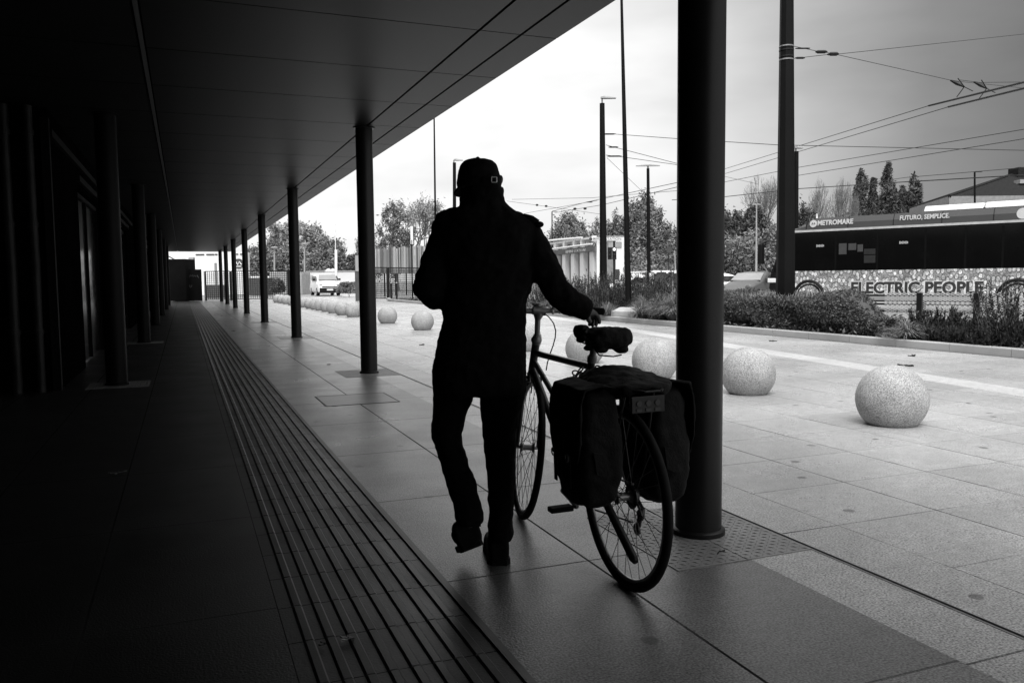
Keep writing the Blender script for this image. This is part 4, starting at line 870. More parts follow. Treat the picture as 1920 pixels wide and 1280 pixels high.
p, q = V(667.5, 540, 47), V(677, 540, 47); p.z = q.z = 0; mb = MB(); wallbox(mb, p+nn*.02, q+nn*.02, 1.7, 2.6, .015); mb.build('poster', GREYP, t, world=True)
# dark hedge-like shrubs seen left of the man's arm at far end
# sign post left of the man with white plate
p = V(771.5, 440, 46); t = thing('sign_post', 'thin post with a tall white plate against the slatted screen', 'sign', (p.x, p.y, 0)); MB().cyl((0, 0, 0), (0, 0, p.z-.3), .04, n=8).build('post', BLK, t); MB().box((-.06, -.03, zat(771, 458, 46)), (.08, .0, zat(771, 424, 46))).build('plate', WHITEP, t)

# ---------------------------------------------------------------- tram stop shelter right of the man
SAZ = YAW+math.atan2(-405, FPX); S0 = V(1119, 540, 50); S0.z = 0
def sp_(px): return online(px, S0, SAZ)
sd = Vector((math.sin(SAZ), math.cos(SAZ), 0)); sn = Vector((sd.y, -sd.x, 0))  # sn points away to the right
t = thing('stop_shelter', 'white tram stop shelter with pale pillars and RIMINI STATION lettering', 'shelter', S0)
zt = zat(1119, 442, 50); zl = zat(1119, 461, 50); SW = mat('shelter_white', .7, .5, .05)
far_end = sp_(985)
E0 = V(1170, 540, 50); E0.z = 0; ed = (E0-S0).normalized()
mb = MB(); wallbox(mb, S0, far_end, zl+.55, zt-.15, .2); mb.build('fascia', SW, t, world=True)
mb = MB(); wallbox(mb, S0+sn*-.02, far_end+sn*-.02, zl, zl-.32, .1); mb.build('sign_band', mat('band_grey', .12, .5), t, world=True)
mb = MB(); mb.prism([S0+Vector((0, 0, zt-.1)), E0+Vector((0, 0, zt-.1)), E0+sd*30+Vector((0, 0, zt-.1)), far_end+Vector((0, 0, zt-.1))], (0, 0, .1)); mb.build('roof', GREYP, t, world=True)
mb = MB()
for px in (1041, 1057, 1073.5, 1090.5, 1109): p = sp_(px); mb.prism([p-sd*.35, p+sd*.35, p+sd*.35+sn*.3, p-sd*.35+sn*.3], (0, 0, zl-.32)); 
for i in range(1): mb.build('pillars', SW, t, world=True)
mb = MB(); wallbox(mb, S0+sn*.5, far_end+sn*.5, 0, zl-.3, -.05); mb.build('glazing', mat('shelter_glass', .22, .25, .4, 1.5), t, world=True)
mb = MB(); 
for px in (1030, 1047, 1064, 1083, 1097):
    p = sp_(px)+Vector((0, 0, zl+.0)); mb.prism([p, p+sd*.1, p+sd*.1+Vector((0, 0, .55)), p+Vector((0, 0, .55))], -sn*.3)
mb.build('fin', SW, t, world=True)
mb = MB(); a_ = sp_(1100)-sn*.3+Vector((0, 0, zt-.02)); b_ = sp_(1035)-sn*.3+Vector((0, 0, zl+.75)); c2 = sp_(985)-sn*.3+Vector((0, 0, zl+.75)); mb.tube([a_, b_, c2], .07, 5); mb.tube([sp_(1119)-sn*.3+Vector((0, 0, zl+.12)), sp_(985)-sn*.3+Vector((0, 0, zl+.12))], .06, 5); mb.build('gutter', SW, t, world=True)
# end frame facing the camera
ew = (E0-S0).length; M_ = lambda u, z: S0+ed*u+Vector((0, 0, z)); en = Vector((ed.y, -ed.x, 0))
mb = MB()
mb.prism([M_(-.3, zl+.3), M_(ew, zl+.3), M_(ew, zt), M_(-.3, zt)], -en*.3); mb.prism([M_(ew-.5, 0), M_(ew, 0), M_(ew, zl+.298), M_(ew-.5, zl+.298)], -en*.3); mb.prism([M_(.0, 0), M_(.5, 0), M_(.5, zl+.298), M_(0, zl+.298)], -en*.3)
mb.build('end_frame', SW, t, world=True)
mb = MB(); mb.prism([M_(.5, 0), M_(ew-.5, 0), M_(ew-.5, zl+.29), M_(.5, zl+.29)], en*-.05-en*.3); mb.build('end_glass', mat('shelter_glass2', .2, .2), t, world=True)
def cam_text(nm, body, px, py, D_, size, m, parent, ext=.01, sx=1, bold=0):
    p = V(px, py, D_); return text_mesh(nm, body, size, frame_matrix((ed.x, ed.y, 0), (0, 0, 1), (en.x, en.y, 0) if Vector(en).dot(Cp-p) > 0 else (-en.x, -en.y, 0), p), m, parent, ext, sx=sx, world=True, bold=bold)
TXT = mat('sign_text_dark', .05, .5)
cam_text('lettering', 'RIMINI STATION', 1112, 450.5, 49.85, .22, TXT, t, sx=1.05)
mb = MB(); c = V(1107.5, 448.3, 49.85); mb.prism([c+ed*(.1*math.cos(k*PI/8))+Vector((0, 0, .1*math.sin(k*PI/8))) for k in range(16)], en*.02); mb.build('emblem', TXT, t, world=True)
tm = text_mesh('lettering', 'RIMINI STATION', .24, frame_matrix(tuple(-sd), (0, 0, 1), tuple(-sn), sp_(1064)-sn*.13+Vector((0, 0, zl-.26))), WHITEP, t, .01, world=True, sx=2.2)
mb = MB(); mb.prism([M_(.7, zl-.1), M_(ew-.15, zl-.1), M_(ew-.15, zl+.22), M_(.7, zl+.22)], en*.06); mb.build('display_board', GREYP, t, world=True)
mb = MB(); mb.prism([M_(1.05, .9), M_(ew-.28, .9), M_(ew-.28, 1.7), M_(1.05, 1.7)], en*.06); mb.build('notice_board', mat('notice_dark', .05, .4), t, world=True)
mb = MB()
for k in range(8): u = 1.0+k*.09; mb.tube([M_(u, 0)+en*.2, M_(u, .8)+en*.2], .012, 5)
mb.build('railing', GREYP, t, world=True)
# traffic light
p = V(1152, 475, 40); t = thing('traffic_light', 'traffic light with a lit upper lamp on the tram pole side', 'traffic light', (p.x, p.y, 0)); L0 = Vector((p.x, p.y, 0))
MB().cyl((.05, 0.12, 0), (.05, .12, p.z+.6), .05, n=10).build('post', BLK, t)
for k, px in enumerate((1152, 1143.5)):
    q = V(px, 475, 40)-L0; ang = 0 if k == 0 else .9; Mx = Matrix.Translation(q) @ Matrix.Rotation(-YAW*0+math.atan2(-(Cp-p).x, (Cp-p).y)*1.0+PI+ang*0, 4, 'Z')
    mb = MB(); mb.box((-.10, -.08, -.30), (.10, .08, .30), Mx); hd_ = mb.build('signal_head', BUSB, t, bevel=.02)
    for j in range(3):
        mv = MB(); z = .19-j*.19; mv.torus((0, 0, 0), .075, .012, (0, 1, 0), 18, 5); mv.v = [tuple(Mx @ Vector((a_[0], -.1+a_[1]*1, a_[2]+z))) for a_ in mv.v]; mv.build('visor', BUSB, hd_)
        ml = MB(); ml.cyl((0, -.081, z), (0, -.09, z), .07, n=16); ml.v = [tuple(Mx @ Vector(a_)) for a_ in ml.v]; ml.build('lens', mat('lit_lens', .8, .3, emit=2.2) if (j == 0 and k == 0) else DKGLASS, hd_)
# round sign on a post and dark container, white wall
p = V(1255, 468, 44); t = thing('round_sign', 'dark round sign on a thin post left of the near column', 'sign', (p.x, p.y, 0)); MB().cyl((0, .05, 0), (0, .05, p.z), .03, n=8).build('post', BLK, t)
mb = MB(); mb.v = []; mb.cyl((0, 0, p.z), (-.02*sy, -.02*cy, p.z), .17, n=24); mb.build('plate', mat('sign_back', .05, .4), t)
t, a, b, d = block('white_site_wall', 'white site wall between the leaning mast and the dark container', 'wall', 1181, 1228, 46, 46, 0, zat(1200, 508.5, 46), WHITEP, .3)
t, a, b, d = block('dark_container', 'dark container with a white roof edge left of the near column', 'container', 1218, 1300, 42, 42, 0, zat(1240, 510.5, 42), mat('container_dark', .05, .6), 2.5)
mb = MB(); nn = Vector((d.y, -d.x, 0)); wallbox(mb, a+nn*.06, b+nn*.06, zat(1240, 510.4, 42), zat(1240, 507, 42), 2.6); mb.build('roof_edge', WHITEP, t, world=True)
mb = MB(); p, q = V(1217, 540, 41.9), V(1225, 540, 41.9); p.z = q.z = 0; wallbox(mb, p, q, 0, zat(1220, 512, 42), .05)
p, q = V(1249, 540, 41.9), V(1256, 540, 41.9); p.z = q.z = 0; wallbox(mb, p, q, zat(1250, 539, 42), zat(1250, 530, 42), .05)
for px in (1227, 1249, 1264):
    p, q = V(px, 540, 41.9), V(px+4, 540, 41.9); p.z = q.z = 0; wallbox(mb, p, q, zat(1250, 512.6, 42), zat(1250, 510.8, 42), .05)
mb.build('pale_panel', WHITEP, t, world=True)
mb = MB(); p, q = V(1261, 540, 41.92), V(1262.2, 540, 41.92); p.z = q.z = 0; wallbox(mb, p, q, 0, zat(1260, 511, 42), .03); mb.build('seam', GREYP, t, world=True)
# house behind the bus
H0 = V(1776, 500, 45); H0.z = 0; HB = V(2080, 500, 45); HB.z = 0; hd2 = (HB-H0).normalized(); H2 = V(1702, 500, 53); H2.z = 0; hb = (H2-H0); Lb = hb.length; hb.normalize()
t = thing('house', 'low house with a dark tiled hipped roof behind the bus', 'house', H0)
ze = zat(1776, 368, 45); Lh = (HB-H0).length; q = [H0, HB, HB+hb*Lb, H2]
mb = MB(); mb.prism([H0+(hd2+hb)*.9, HB-(hd2-hb)*.9, HB+hb*(Lb-.9)-hd2*.9, H2+(hd2-hb)*.9], (0, 0, ze-.5)); mb.build('wall', mat('house_wall', .06, .8), t, world=True)
mb = MB(); mb.prism([p+Vector((0, 0, ze-.5)) for p in q], (0, 0, .5)); mb.build('eave', mat('eave_concrete', .22, .8), t, world=True)
TILE = mat('roof_tile', .02, .9, .3, 12, bump=.4, spec=.05)
r1 = V(1893, 329, 49.5); r2 = r1+hd2*6; e = [p+Vector((0, 0, ze+.003)) for p in q]
mb = MB(); mb.add([e[0], e[1], e[2], e[3], r1, r2], [(0, 1, 5, 4), (2, 3, 4, 5), (3, 0, 4), (1, 2, 5), (0, 3, 2, 1)]); rf = mb.build('roof', TILE, t, world=True)
mb = MB(); mb.tube([e[0], r1], .09, 6); mb.tube([e[3], r1], .09, 6); mb.tube([r1, r2], .1, 6); mb.build('ridge', TILE, rf); rf.children[0].data.transform(t.matrix_basis.inverted())
p = e[0].lerp(e[1], .35).lerp(r1.lerp(r2, .3), .55); mb = MB(); mb.box((-.5, -.3, 0), (.5, .3, .22), Matrix.Translation(p) @ Matrix.Rotation(math.atan2(hd2.y, hd2.x), 4, 'Z')); mb.build('roof_light', GREYP, t, world=True)
MB().box((-.7, -.5, -.6), (1.0, .5, .42), Matrix.Translation(r1+hd2*.9) @ Matrix.Rotation(math.atan2(hd2.y, hd2.x), 4, 'Z')).build('chimney', TILE, t, world=True)

# ---------------------------------------------------------------- small litter
def leaf_obj(px, py, s, label, m, n=5):
    g = G(px, py); mb = MB()
    for k in range(n):
        a = rng.uniform(0, 2*PI); d = Vector((math.cos(a), math.sin(a), 0)); w = Vector((-d.y, d.x, 0)); c = Vector(rng.normal(size=3))*s*.25; c.z = 0
        mb.loft([[c+d*s*u+w*s*.18*math.sin(PI*min(1, u+.05))+Vector((0, 0, .004+.25*s*abs(u-.5))), c+d*s*u-w*s*.18*math.sin(PI*min(1, u+.05))+Vector((0, 0, .002+.2*s*u)), c+d*s*u+Vector((0, 0, .001))] for u in (0, .25, .5, .75, 1)])
    o = mb.build('fallen_leaf', m); o.location = (g.x, g.y, .001); return tag(o, label, 'leaf', 'fallen leaves on the paving')
LP = mat('dry_leaf_pale', .22, .6); LD = mat('dry_leaf_dark', .02, .6)
leaf_obj(655, 1197, .035, 'pale curled dry leaf lying on the tactile strip in front', LP, 3)
leaf_obj(610, 1207, .022, 'small dim leaf scrap on the tactile strip left of the pale leaf', LD, 2)
leaf_obj(225, 887, .05, 'dim curled leaf on the dark pavement at the left', mat('leaf_dim', .12, .6), 3)
leaf_obj(617, 683, .05, 'dark leaf scrap left of the second column', LD, 3)
leaf_obj(1697, 686, .1, 'black flat scrap on the plaza behind the nearest sphere', LD, 3)
leaf_obj(1708, 668, .12, 'dark scrap near the kerb beside the hedge end', LD, 3)
leaf_obj(1452, 640, .1, 'small dark scrap on the plaza below the hedge', LD, 2)
leaf_obj(790, 647, .1, 'small dark scrap on the plaza below the far spheres', LD, 2)
leaf_obj(1348, 1035, .03, 'leaf scrap on the checker plate by the near column', LD, 3)
def cloth_mod(vox, tex_size, strength, it=4, sub=0):
    def f(o):
        m = o.modifiers.new('r', 'REMESH'); m.mode = 'VOXEL'; m.voxel_size = vox; m.use_smooth_shade = True
        s = o.modifiers.new('s', 'SMOOTH'); s.iterations = it; s.factor = .6
        tx = bpy.data.textures.new('folds', 'CLOUDS'); tx.noise_scale = tex_size; tx.noise_depth = 2
        d = o.modifiers.new('d', 'DISPLACE'); d.texture = tx; d.strength = strength; d.mid_level = .5; d.texture_coords = 'GLOBAL'
        s = o.modifiers.new('s2', 'SMOOTH'); s.iterations = 1; s.factor = .5
    return f
# ---------------------------------------------------------------- bicycle
BA, BLN = .04294725, -.01675298
hdv = Vector((math.sin(BA), math.cos(BA), 0)); rtv = Vector((math.cos(BA), -math.sin(BA), 0)); BO = Vector((1.4976, 2.6333, 0))
upv = Vector((0, 0, 1))*math.cos(BLN)+rtv*math.sin(BLN); rv = rtv*math.cos(BLN)-Vector((0, 0, 1))*math.sin(BLN)
BM4 = frame_matrix(hdv, -rv, upv, BO); BI = BM4.inverted()
bike = thing('bicycle', 'dark touring bicycle with panniers being pushed by the man', 'bicycle', M=BM4)
b3 = lambda u, w, z: Vector((u, -w, z))
def bpx(px, py, w):   # pixel -> point on the bike's own plane at side offset w
    r = ray(px, py); t = (BO+rv*w-Cp).dot(rv)/r.dot(rv); return BI @ (Cp+r*t)
RIMM = mat('rim_alloy', .35, .3, .15, 5, metal=.8)
SPK = mat('spoke_steel', .05, .35, .1, 5, metal=.6)
def wheel(c, ax, e1, label=None):
    """c centre, ax axle direction (unit), in bike space"""
    ax = Vector(ax).normalized(); e1 = Vector(e1).normalized(); e2 = ax.cross(e1); c = Vector(c)
    w = MB(); w.torus(c, .327, .0165, ax, 72, 10, e1=e1); tyre = w.build('wheel', RUBBER, bike, smooth=True)
    if label: tyre['label'] = label
    mb = MB(); mb.torus(c, .304, .009, ax, 72, 6, e1=e1); mb.build('rim', RIMM, tyre, smooth=True)
    mb = MB(); mb.tube([c-ax*.055, c-ax*.034, c-ax*.032, c-ax*.028, c-ax*.02, c+ax*.02, c+ax*.028, c+ax*.032, c+ax*.034, c+ax*.055], [.007, .009, .024, .024, .014, .014, .024, .024, .009, .007], 14); mb.build('hub', STEEL, tyre)
    for k in range(32):
        s = 1 if k % 2 else -1; a = 2*PI*k/32; a2 = a+(.78 if (k//2) % 2 else -.78)
        p = c+ax*(.03*s)+(e1*math.cos(a2)+e2*math.sin(a2))*.022; q = c+(e1*math.cos(a)+e2*math.sin(a))*.300
        MB().tube([p, q], .0013, 4).build('spoke', SPK, tyre, norm=False)
    mb = MB(); a = 4.9; d = e1*math.cos(a)+e2*math.sin(a); mb.cyl(c+d*.30, c+d*.262, .0035, n=6); mb.build('valve', RUBBER, tyre)
    return tyre
wheel(b3(0, 0, .34), (0, 1, 0), (1, 0, 0))
# steered front wheel
fh_ = BI @ Vector((1.517, 3.615, .341)); fup = (BI.to_3x3() @ Vector((.072, -.03, .686))).normalized()
fz = R(12.8); fdir = BI.to_3x3() @ Vector((math.sin(fz), math.cos(fz), 0)); fdir = (fdir-fup*fdir.dot(fup)).normalized(); fax = fup.cross(fdir)
wheel(fh_, fax, fdir)
# frame
HT, HBt, ST, BB, RH = b3(.885, 0, .835), b3(.945, 0, .70), b3(.275, 0, .80), b3(.43, 0, .27), b3(0, 0, .34)
mb = MB(); mb.tube([HT+(HT-HBt).normalized()*.03, HBt], .019, 14)
mb.tube([b3(.893, 0, .805), ST], .0145, 12); mb.tube([b3(.928, 0, .73), BB], .0165, 12); mb.tube([b3(.255, 0, .85), BB], .0148, 12)
mb.tube([b3(.905, 0, .765), bpx(1047, 755, 0), b3(.40, 0, .455)], .0125, 10)
mb.tube([BB-b3(0, .035, 0), BB+b3(0, .035, 0)], .021, 14)
for s in (-1, 1):
    mb.tube([BB+b3(-.03, s*.02, 0), b3(.2, s*.04, .30), RH+b3(.02, s*.062, 0)], [.011, .010, .008], 8)
    mb.tube([ST+b3(-.01, s*.016, -.01), b3(.13, s*.045, .57), RH+b3(.005, s*.062, .01)], [.008, .008, .007], 8)
mb.build('frame', FRAMEP, bike, smooth='angle')
mb = MB(); cr = HBt+fup*-.02
for s in (-1, 1): mb.tube([cr+fax*s*.012, cr+fax*s*.045-fup*.03, fh_+fax*s*.05+fup*.2-fdir*.01, fh_+fax*s*.05], [.014, .014, .012, .008], 8)
mb.tube([cr-fax*.05-fup*.005, cr+fax*.05-fup*.005], .017, 8); mb.build('fork', FRAMEP, bike, smooth='angle')
mb = MB(); q = HT+(HT-HBt).normalized()*.03; sd_ = (HT-HBt).normalized(); mb.tube([q-sd_*.012, q, q+sd_*.012, q+sd_*.02, q+sd_*.032], [.019, .025, .025, .02, .017], 14); mb.tube([HBt+sd_*.01, HBt, HBt-sd_*.012], [.02, .024, .019], 14); mb.build('headset', STEEL, bike, smooth='angle')
BC = b3(.829, 0, 1.005)
mb = MB(); mb.tube([q+sd_*.02, q+sd_*.03, BC-sd_*.045, BC-sd_*.02, BC], [.0125, .0125, .0135, .024, .022], 12); mb.tube([BC-fax*.03, BC+fax*.03], .021, 12); mb.build('stem', STEEL, bike, smooth='angle')
bax = (BI.to_3x3() @ Vector((math.cos(fz), -math.sin(fz), 0))).normalized()
mb = MB(); mb.tube([BC-bax*.30-fdir*.03, BC-bax*.2-fdir*.0, BC-bax*.06, BC+bax*.06, BC+bax*.2-fdir*.0, BC+bax*.29-fdir*.02+Vector((0, 0, -.008))], .0125, 12); mb.build('handlebar', STEEL, bike, smooth='angle')
for s in (-1, 1):
    a = BC+bax*s*.21-fdir*.003; b_ = BC+bax*s*.30-fdir*.024+Vector((0, 0, -.006)); MB().tube([a, a.lerp(b_, .1), b_, b_+bax*s*.004], [.015, .0165, .0165, .011], 12).build('grip', RUBBER, bike, smooth='angle')
p = BI @ V(1043, 579, 3.78); mb = MB(); mb.sphere(p+Vector((0, 0, .004)), (.018, .022, .014), 14, 8); mb.tube([p+Vector((0, .018, -.002)), p+Vector((-.005, .018, -.024))], [.009, .005], 8); mb.tube([p+Vector((0, -.014, -.002)), p+Vector((-.005, -.016, -.022))], [.009, .005], 8); mb.build('brake_lever_mount', mat('pale_alloy', .55, .4), bike, smooth=True)
p = BC+Vector((0, .0, .025)); mb = MB(); mb.sphere(p, (.02, .024, .012), 12, 8); mb.tube([p, p+Vector((0, .03, .006))], .006, 6); mb.build('bell', STEEL, bike, smooth=True)
mb = MB(); pts_ = [bpx(x, y, .02) for x, y in ((1021, 588), (1030, 595), (1038, 606), (1042, 620), (1041, 633), (1037, 648), (1031, 664), (1026, 682), (1024, 694))]
mb.tube(pts_, .0028, 6); mb.build('brake_cable', RUBBER, bike, smooth=True)
mb = MB(); mb.tube([b3(.92, -.016, .66), b3(.93, -.02, .72), b3(.90, -.02, .735)], .004, 6); mb.tube([cr+fdir*-.03+fax*.03, cr+fdir*-.04-fup*.045+fax*.035], .008, 6); mb.tube([cr+fdir*-.03-fax*.03, cr+fdir*-.04-fup*.045-fax*.035], .008, 6); mb.build('front_brake', CHROME, bike)
# seat post and covered saddle
mb = MB(); mb.tube([b3(.255, 0, .84), b3(.225, 0, .925)], .0135, 12); mb.tube([b3(.262, 0, .82), b3(.256, 0, .845)], .0195, 12); mb.build('seatpost', STEEL, bike, smooth='angle')
secs = [(.395, .016, .952, .928), (.38, .028, .964, .912), (.35, .032, .967, .905), (.315, .026, .958, .908), (.275, .030, .956, .902), (.225, .046, .960, .892), (.17, .074, .965, .886), (.12, .088, .968, .884), (.08, .090, .969, .886), (.052, .076, .964, .896), (.038, .04, .95, .91)]
mb = MB(); rings = []
for u, w, zt_, zb_ in secs:
    ring = []
    for k in range(20):
        a = 2*PI*k/20; jit = 1+.05*math.sin(5*a+u*60); ring.append(b3(u, w*math.copysign(abs(math.cos(a))**.8, math.cos(a))*jit, (zt_+zb_)/2+(zt_-zb_)/2*math.copysign(abs(math.sin(a))**.8, math.sin(a))*jit))
    rings.append(ring)
mb.loft(rings)
for (u, w, z, r) in ((.19, -.045, .880, .016), (.10, .05, .878, .02), (.08, -.045, .882, .018), (.33, -.015, .90, .015)): mb.sphere(b3(u, w, z+.004), (r*1.5, r*1.5, r*.8), 10, 6)
sad = mb.build('saddle', BAGM, bike); apply_mod(sad, cloth_mod(.0055, .035, .014, 2))
mb = MB(); mb.tube([b3(.2, -.01, .87), b3(.19, .0, .853), b3(.13, .03, .852), b3(.1, .05, .86)], .003, 5); mb.build('saddle_cover_folds', BAGM, sad, smooth=True)
mb = MB()
for s in (-1, 1): mb.tube([b3(.33, s*.01, .895), b3(.24, s*.022, .89), b3(.1, s*.03, .89)], .0035, 6)
mb.build('saddle_rails', STEEL, sad)
# rack, plate
mb = MB(); zr_ = .765
for s in (-1, 1):
    mb.tube([b3(.20, s*.04, zr_+.01), b3(.15, s*.055, zr_), b3(-.2, s*.055, zr_), b3(-.23, s*.03, zr_)], .005, 8)
    for u in (-.14, .06): mb.tube([b3(u, s*.055, zr_), b3(-.0, s*.075, .36)], .0045, 8)
for u in (-.23, -.15, -.05, .05, .14): mb.tube([b3(u, -.053 if u > -.2 else -.03, zr_), b3(u, .053 if u > -.2 else .03, zr_)], .004, 8)
mb.tube([b3(.20, 0, zr_+.01), b3(.26, 0, zr_+.02)], .005, 8); mb.build('luggage_rack', BLK, bike)
mb = MB(); mb.box((-.238, -.04, .695), (-.232, .085, .752)); pl = mb.build('rear_plate', mat('rear_plate_grey', .016, .5, .3, 60), bike, bevel=.002)
mb = MB(); 
for k in range(3): mb.cyl((-.239, .058-k*.035, .728), (-.242, .058-k*.035, .728), .010, n=12)
for k in range(3): mb.box((-.241, .048-k*.035, .700), (-.2385, .068-k*.035, .710))
mb.build('reflector', mat('reflector_grey', .03, .4), pl)
# drivetrain
mb = MB(); c = BB+b3(0, .045, 0); mb.tube([c-b3(0, .002, 0), c+b3(0, .002, 0)], .083, 40); n_ = 40
for k in range(n_): a = 2*PI*k/n_; d = Vector((math.cos(a), 0, math.sin(a))); mb.tube([c+d*.08, c+d*.09], [.005, .002], 4)
mb.build('chainring', SPK, bike)
mb = MB(); cs, cz = .165, 0; al = BB+b3(0, -.065, 0); pe = b3(.268, -.075, .243); mb.tube([al, al.lerp(pe, .5), pe], [.013, .010, .011], 8); ar = BB+b3(0, .065, 0); pr_ = b3(.592, .075, .297); mb.tube([ar, pr_], [.013, .011], 8); mb.tube([al, ar], .008, 8); mb.build('crank', STEEL, bike, smooth='angle')
for p, s in ((pe, -1), (pr_, 1)):
    mb = MB(); mb.tube([p, p+b3(0, s*.02, 0)], .006, 8); mb.box(tuple(p+Vector((-.024, min(-s*.02, -s*.118), -.011))), tuple(p+Vector((.024, max(-s*.02, -s*.118), .011)))); mb.build('pedal', RUBBER, bike, bevel=.006)
mb = MB()
for k, r_ in enumerate((.048, .042, .037, .032, .028)): mb.tube([b3(0, .030+k*.005, .34), b3(0, .032+k*.005, .34)], r_, 24)
mb.build('cassette', SPK, bike)
mb = MB(); mb.tube([b3(.43, .045, .27+.086), b3(.0, .04, .34+.045)], .0045, 6); mb.tube([b3(.43, .045, .27-.086), b3(.02, .045, .235)], .0045, 6)
mb.torus(b3(.43, .045, .27), .087, .0045, (0, 1, 0), 24, 5); mb.tube([b3(-.04, .04, .315), b3(-.055, .045, .28), b3(-.03, .045, .25)], .0045, 6); mb.build('chain', SPK, bike)
mb = MB(); mb.tube([b3(-.005, .05, .33), b3(-.03, .06, .29), b3(-.035, .055, .275)], [.01, .013, .012], 8); mb.tube([b3(-.035, .05, .275), b3(-.01, .05, .215)], [.011, .010], 8)
for p in (b3(-.035, .045, .275), b3(-.008, .045, .215)): mb.tube([p, p+b3(0, .008, 0)], .022, 14)
mb.build('derailleur', SPK, bike)
mb = MB(); mb.tube([b3(.02, -.075, .36), b3(-.01, -.08, .335), b3(-.235, -.085, .195), b3(-.25, -.085, .187)], [.012, .015, .016, .010], 10); mb.build('kickstand', BLK, bike, smooth=True)
# chain lock round the seat tube
L0 = BM4 @ b3(.27, 0, .79); t = thing('chain_lock', 'heavy chain lock looped round the seat tube of the bicycle', 'chain lock', L0)
def link(c, ax, e, m): m.torus(c, .013, .0035, ax, 12, 5, e1=e)
path = [BM4 @ b3(u, w, z) for u, w, z in ((.29, -.035, .79), (.31, -.05, .775), (.33, -.055, .75), (.335, -.06, .725), (.335, -.06, .70), (.33, -.055, .675), (.31, -.045, .765), (.285, -.03, .77), (.25, -.03, .785), (.23, -.01, .78), (.22, .02, .775), (.21, .045, .765), (.20, .055, .78), (.22, .05, .79), (.24, .04, .795), (.265, .03, .795), (.285, .01, .79), (.21, .05, .745), (.225, .04, .735), (.245, .03, .74))]
for k, p in enumerate(path):
    d = (path[min(k+1, len(path)-1)]-path[max(k-1, 0)]).normalized(); ax = d.orthogonal().normalized(); ax = ax if k % 2 else d.cross(ax); mb = MB(); mb.torus(p, .0125, .0034, ax, 12, 5, e1=d); mb.build('link', STEEL if 0 else SPK, t, world=True)
mb = MB(); p = path[5]-Vector((0, 0, .02)); mb.tube([p+Vector((0, 0, .012)), p, p-Vector((0, 0, .02))], [.008, .012, .012], 8); mb.build('lock_body', BLK, t, world=True)
# panniers
def pannier(s, u0, u1, w0, w1, z0, z1, label):
    cu, cw = (u0+u1)/2, s*(w0+w1)/2; t = thing('pannier_bag', label, 'pannier', M=BM4 @ Matrix.Translation(b3(cu, cw, z0)), group='panniers on the bicycle rack')
    hu, hw, H = (u1-u0)/2, (w1-w0)/2, z1-z0; mb = MB(); rings = []
    for f, su, sw in ((0, .45, .45), (.02, .68, .66), (.09, .88, .88), (.3, 1.04, 1.1), (.6, 1.0, 1.02), (.85, .96, .92), (.95, .92, .82), (1, .75, .6)):
        rings.append([Vector((hu*su*math.copysign(abs(math.cos(a))**.45, math.cos(a)), hw*sw*math.copysign(abs(math.sin(a))**.45, math.sin(a)), f*H)) for a in np.linspace(0, 2*PI, 32, False)])
    mb.loft(rings); o = mb.build('bag', BAGM, t); apply_mod(o, cloth_mod(.007, .09, .028, 3))
    mb = MB(); y = -s; prof_ = [(-.9, .93), (-.9, 1.02), (0, 1.06), (.9, 1.03), (1.12, .9), (1.16, .6), (1.14, .42)]
    top_ = [Vector((0, y*hw*a, H*b)) for a, b in prof_]; ring = []
    for i, q in enumerate(top_):
        wd = hu*(1.02 if i < 5 else (1.0 if i == 5 else .82)); nxt = top_[min(i+1, len(top_)-1)]-top_[max(i-1, 0)]; nn_ = Vector((0, -nxt.z, nxt.y)).normalized()*.006*(-y)
        ring.append([q+Vector((-wd, 0, 0)), q+Vector((-wd*.5, 0, 0))+nn_*.6, q+Vector((wd*.5, 0, 0))+nn_*.6, q+Vector((wd, 0, 0)), q+Vector((wd, 0, 0))+nn_*1.5, q+Vector((0, 0, 0))+nn_*2.4, q+Vector((-wd, 0, 0))+nn_*1.5])
    mb.loft(ring); o = mb.build('flap', BAGM, t); apply_mod(o, cloth_mod(.006, .06, .014, 2))
    for k in (-.45, .45):
        mb = MB(); mb.prism([(hu*k-.012, y*(hw*1.2+.004), H*.62), (hu*k+.012, y*(hw*1.2+.004), H*.62), (hu*k+.012, y*(hw*1.14+.006), H*.2), (hu*k-.012, y*(hw*1.14+.006), H*.2)], (0, y*.004, 0)); st = mb.build('strap', RUBBER, t)
        mb = MB(); mb.torus((hu*k, y*(hw*1.2+.012), H*.45), .014, .003, (0, 1, 0), 12, 5); mb.build('buckle', STEEL, st)
    mb = MB(); yb = -hu*1.04; mb.prism([(yb, -.02, H*.28), (yb, .035, H*.34), (yb, .045, H*.52), (yb, .012, H*.50)], (-.006, 0, 0)); mb.build('side_tab', BAGM, t)
    return t
pannier(-1, -.165, .115, .075, .235, .34, .765, 'left black canvas pannier, nearer the man')
pannier(1, -.10, .235, .075, .235, .305, .755, 'right black canvas pannier, beside the near column')
t = thing('folded_cloth', 'dark folded cloth lying over the bicycle rack between the panniers', 'cloth', M=BM4 @ Matrix.Translation(b3(0, 0, .775)))
mb = MB(); rings = []
for u, w, h in ((.19, .03, .012), (.17, .10, .035), (.08, .14, .05), (-.03, .15, .034), (-.12, .14, .018), (-.19, .09, .012), (-.21, .03, .006)): rings.append([Vector((u, w*math.cos(a), max(-.095 if abs(math.cos(a)) > .6 else -.004, h*math.sin(a)*(1 if math.sin(a) > 0 else 4)))) for a in np.linspace(0, 2*PI, 24, False)])
mb.loft(rings); o = mb.build('cloth_body', BAGM, t); apply_mod(o, cloth_mod(.006, .05, .016, 2)) 

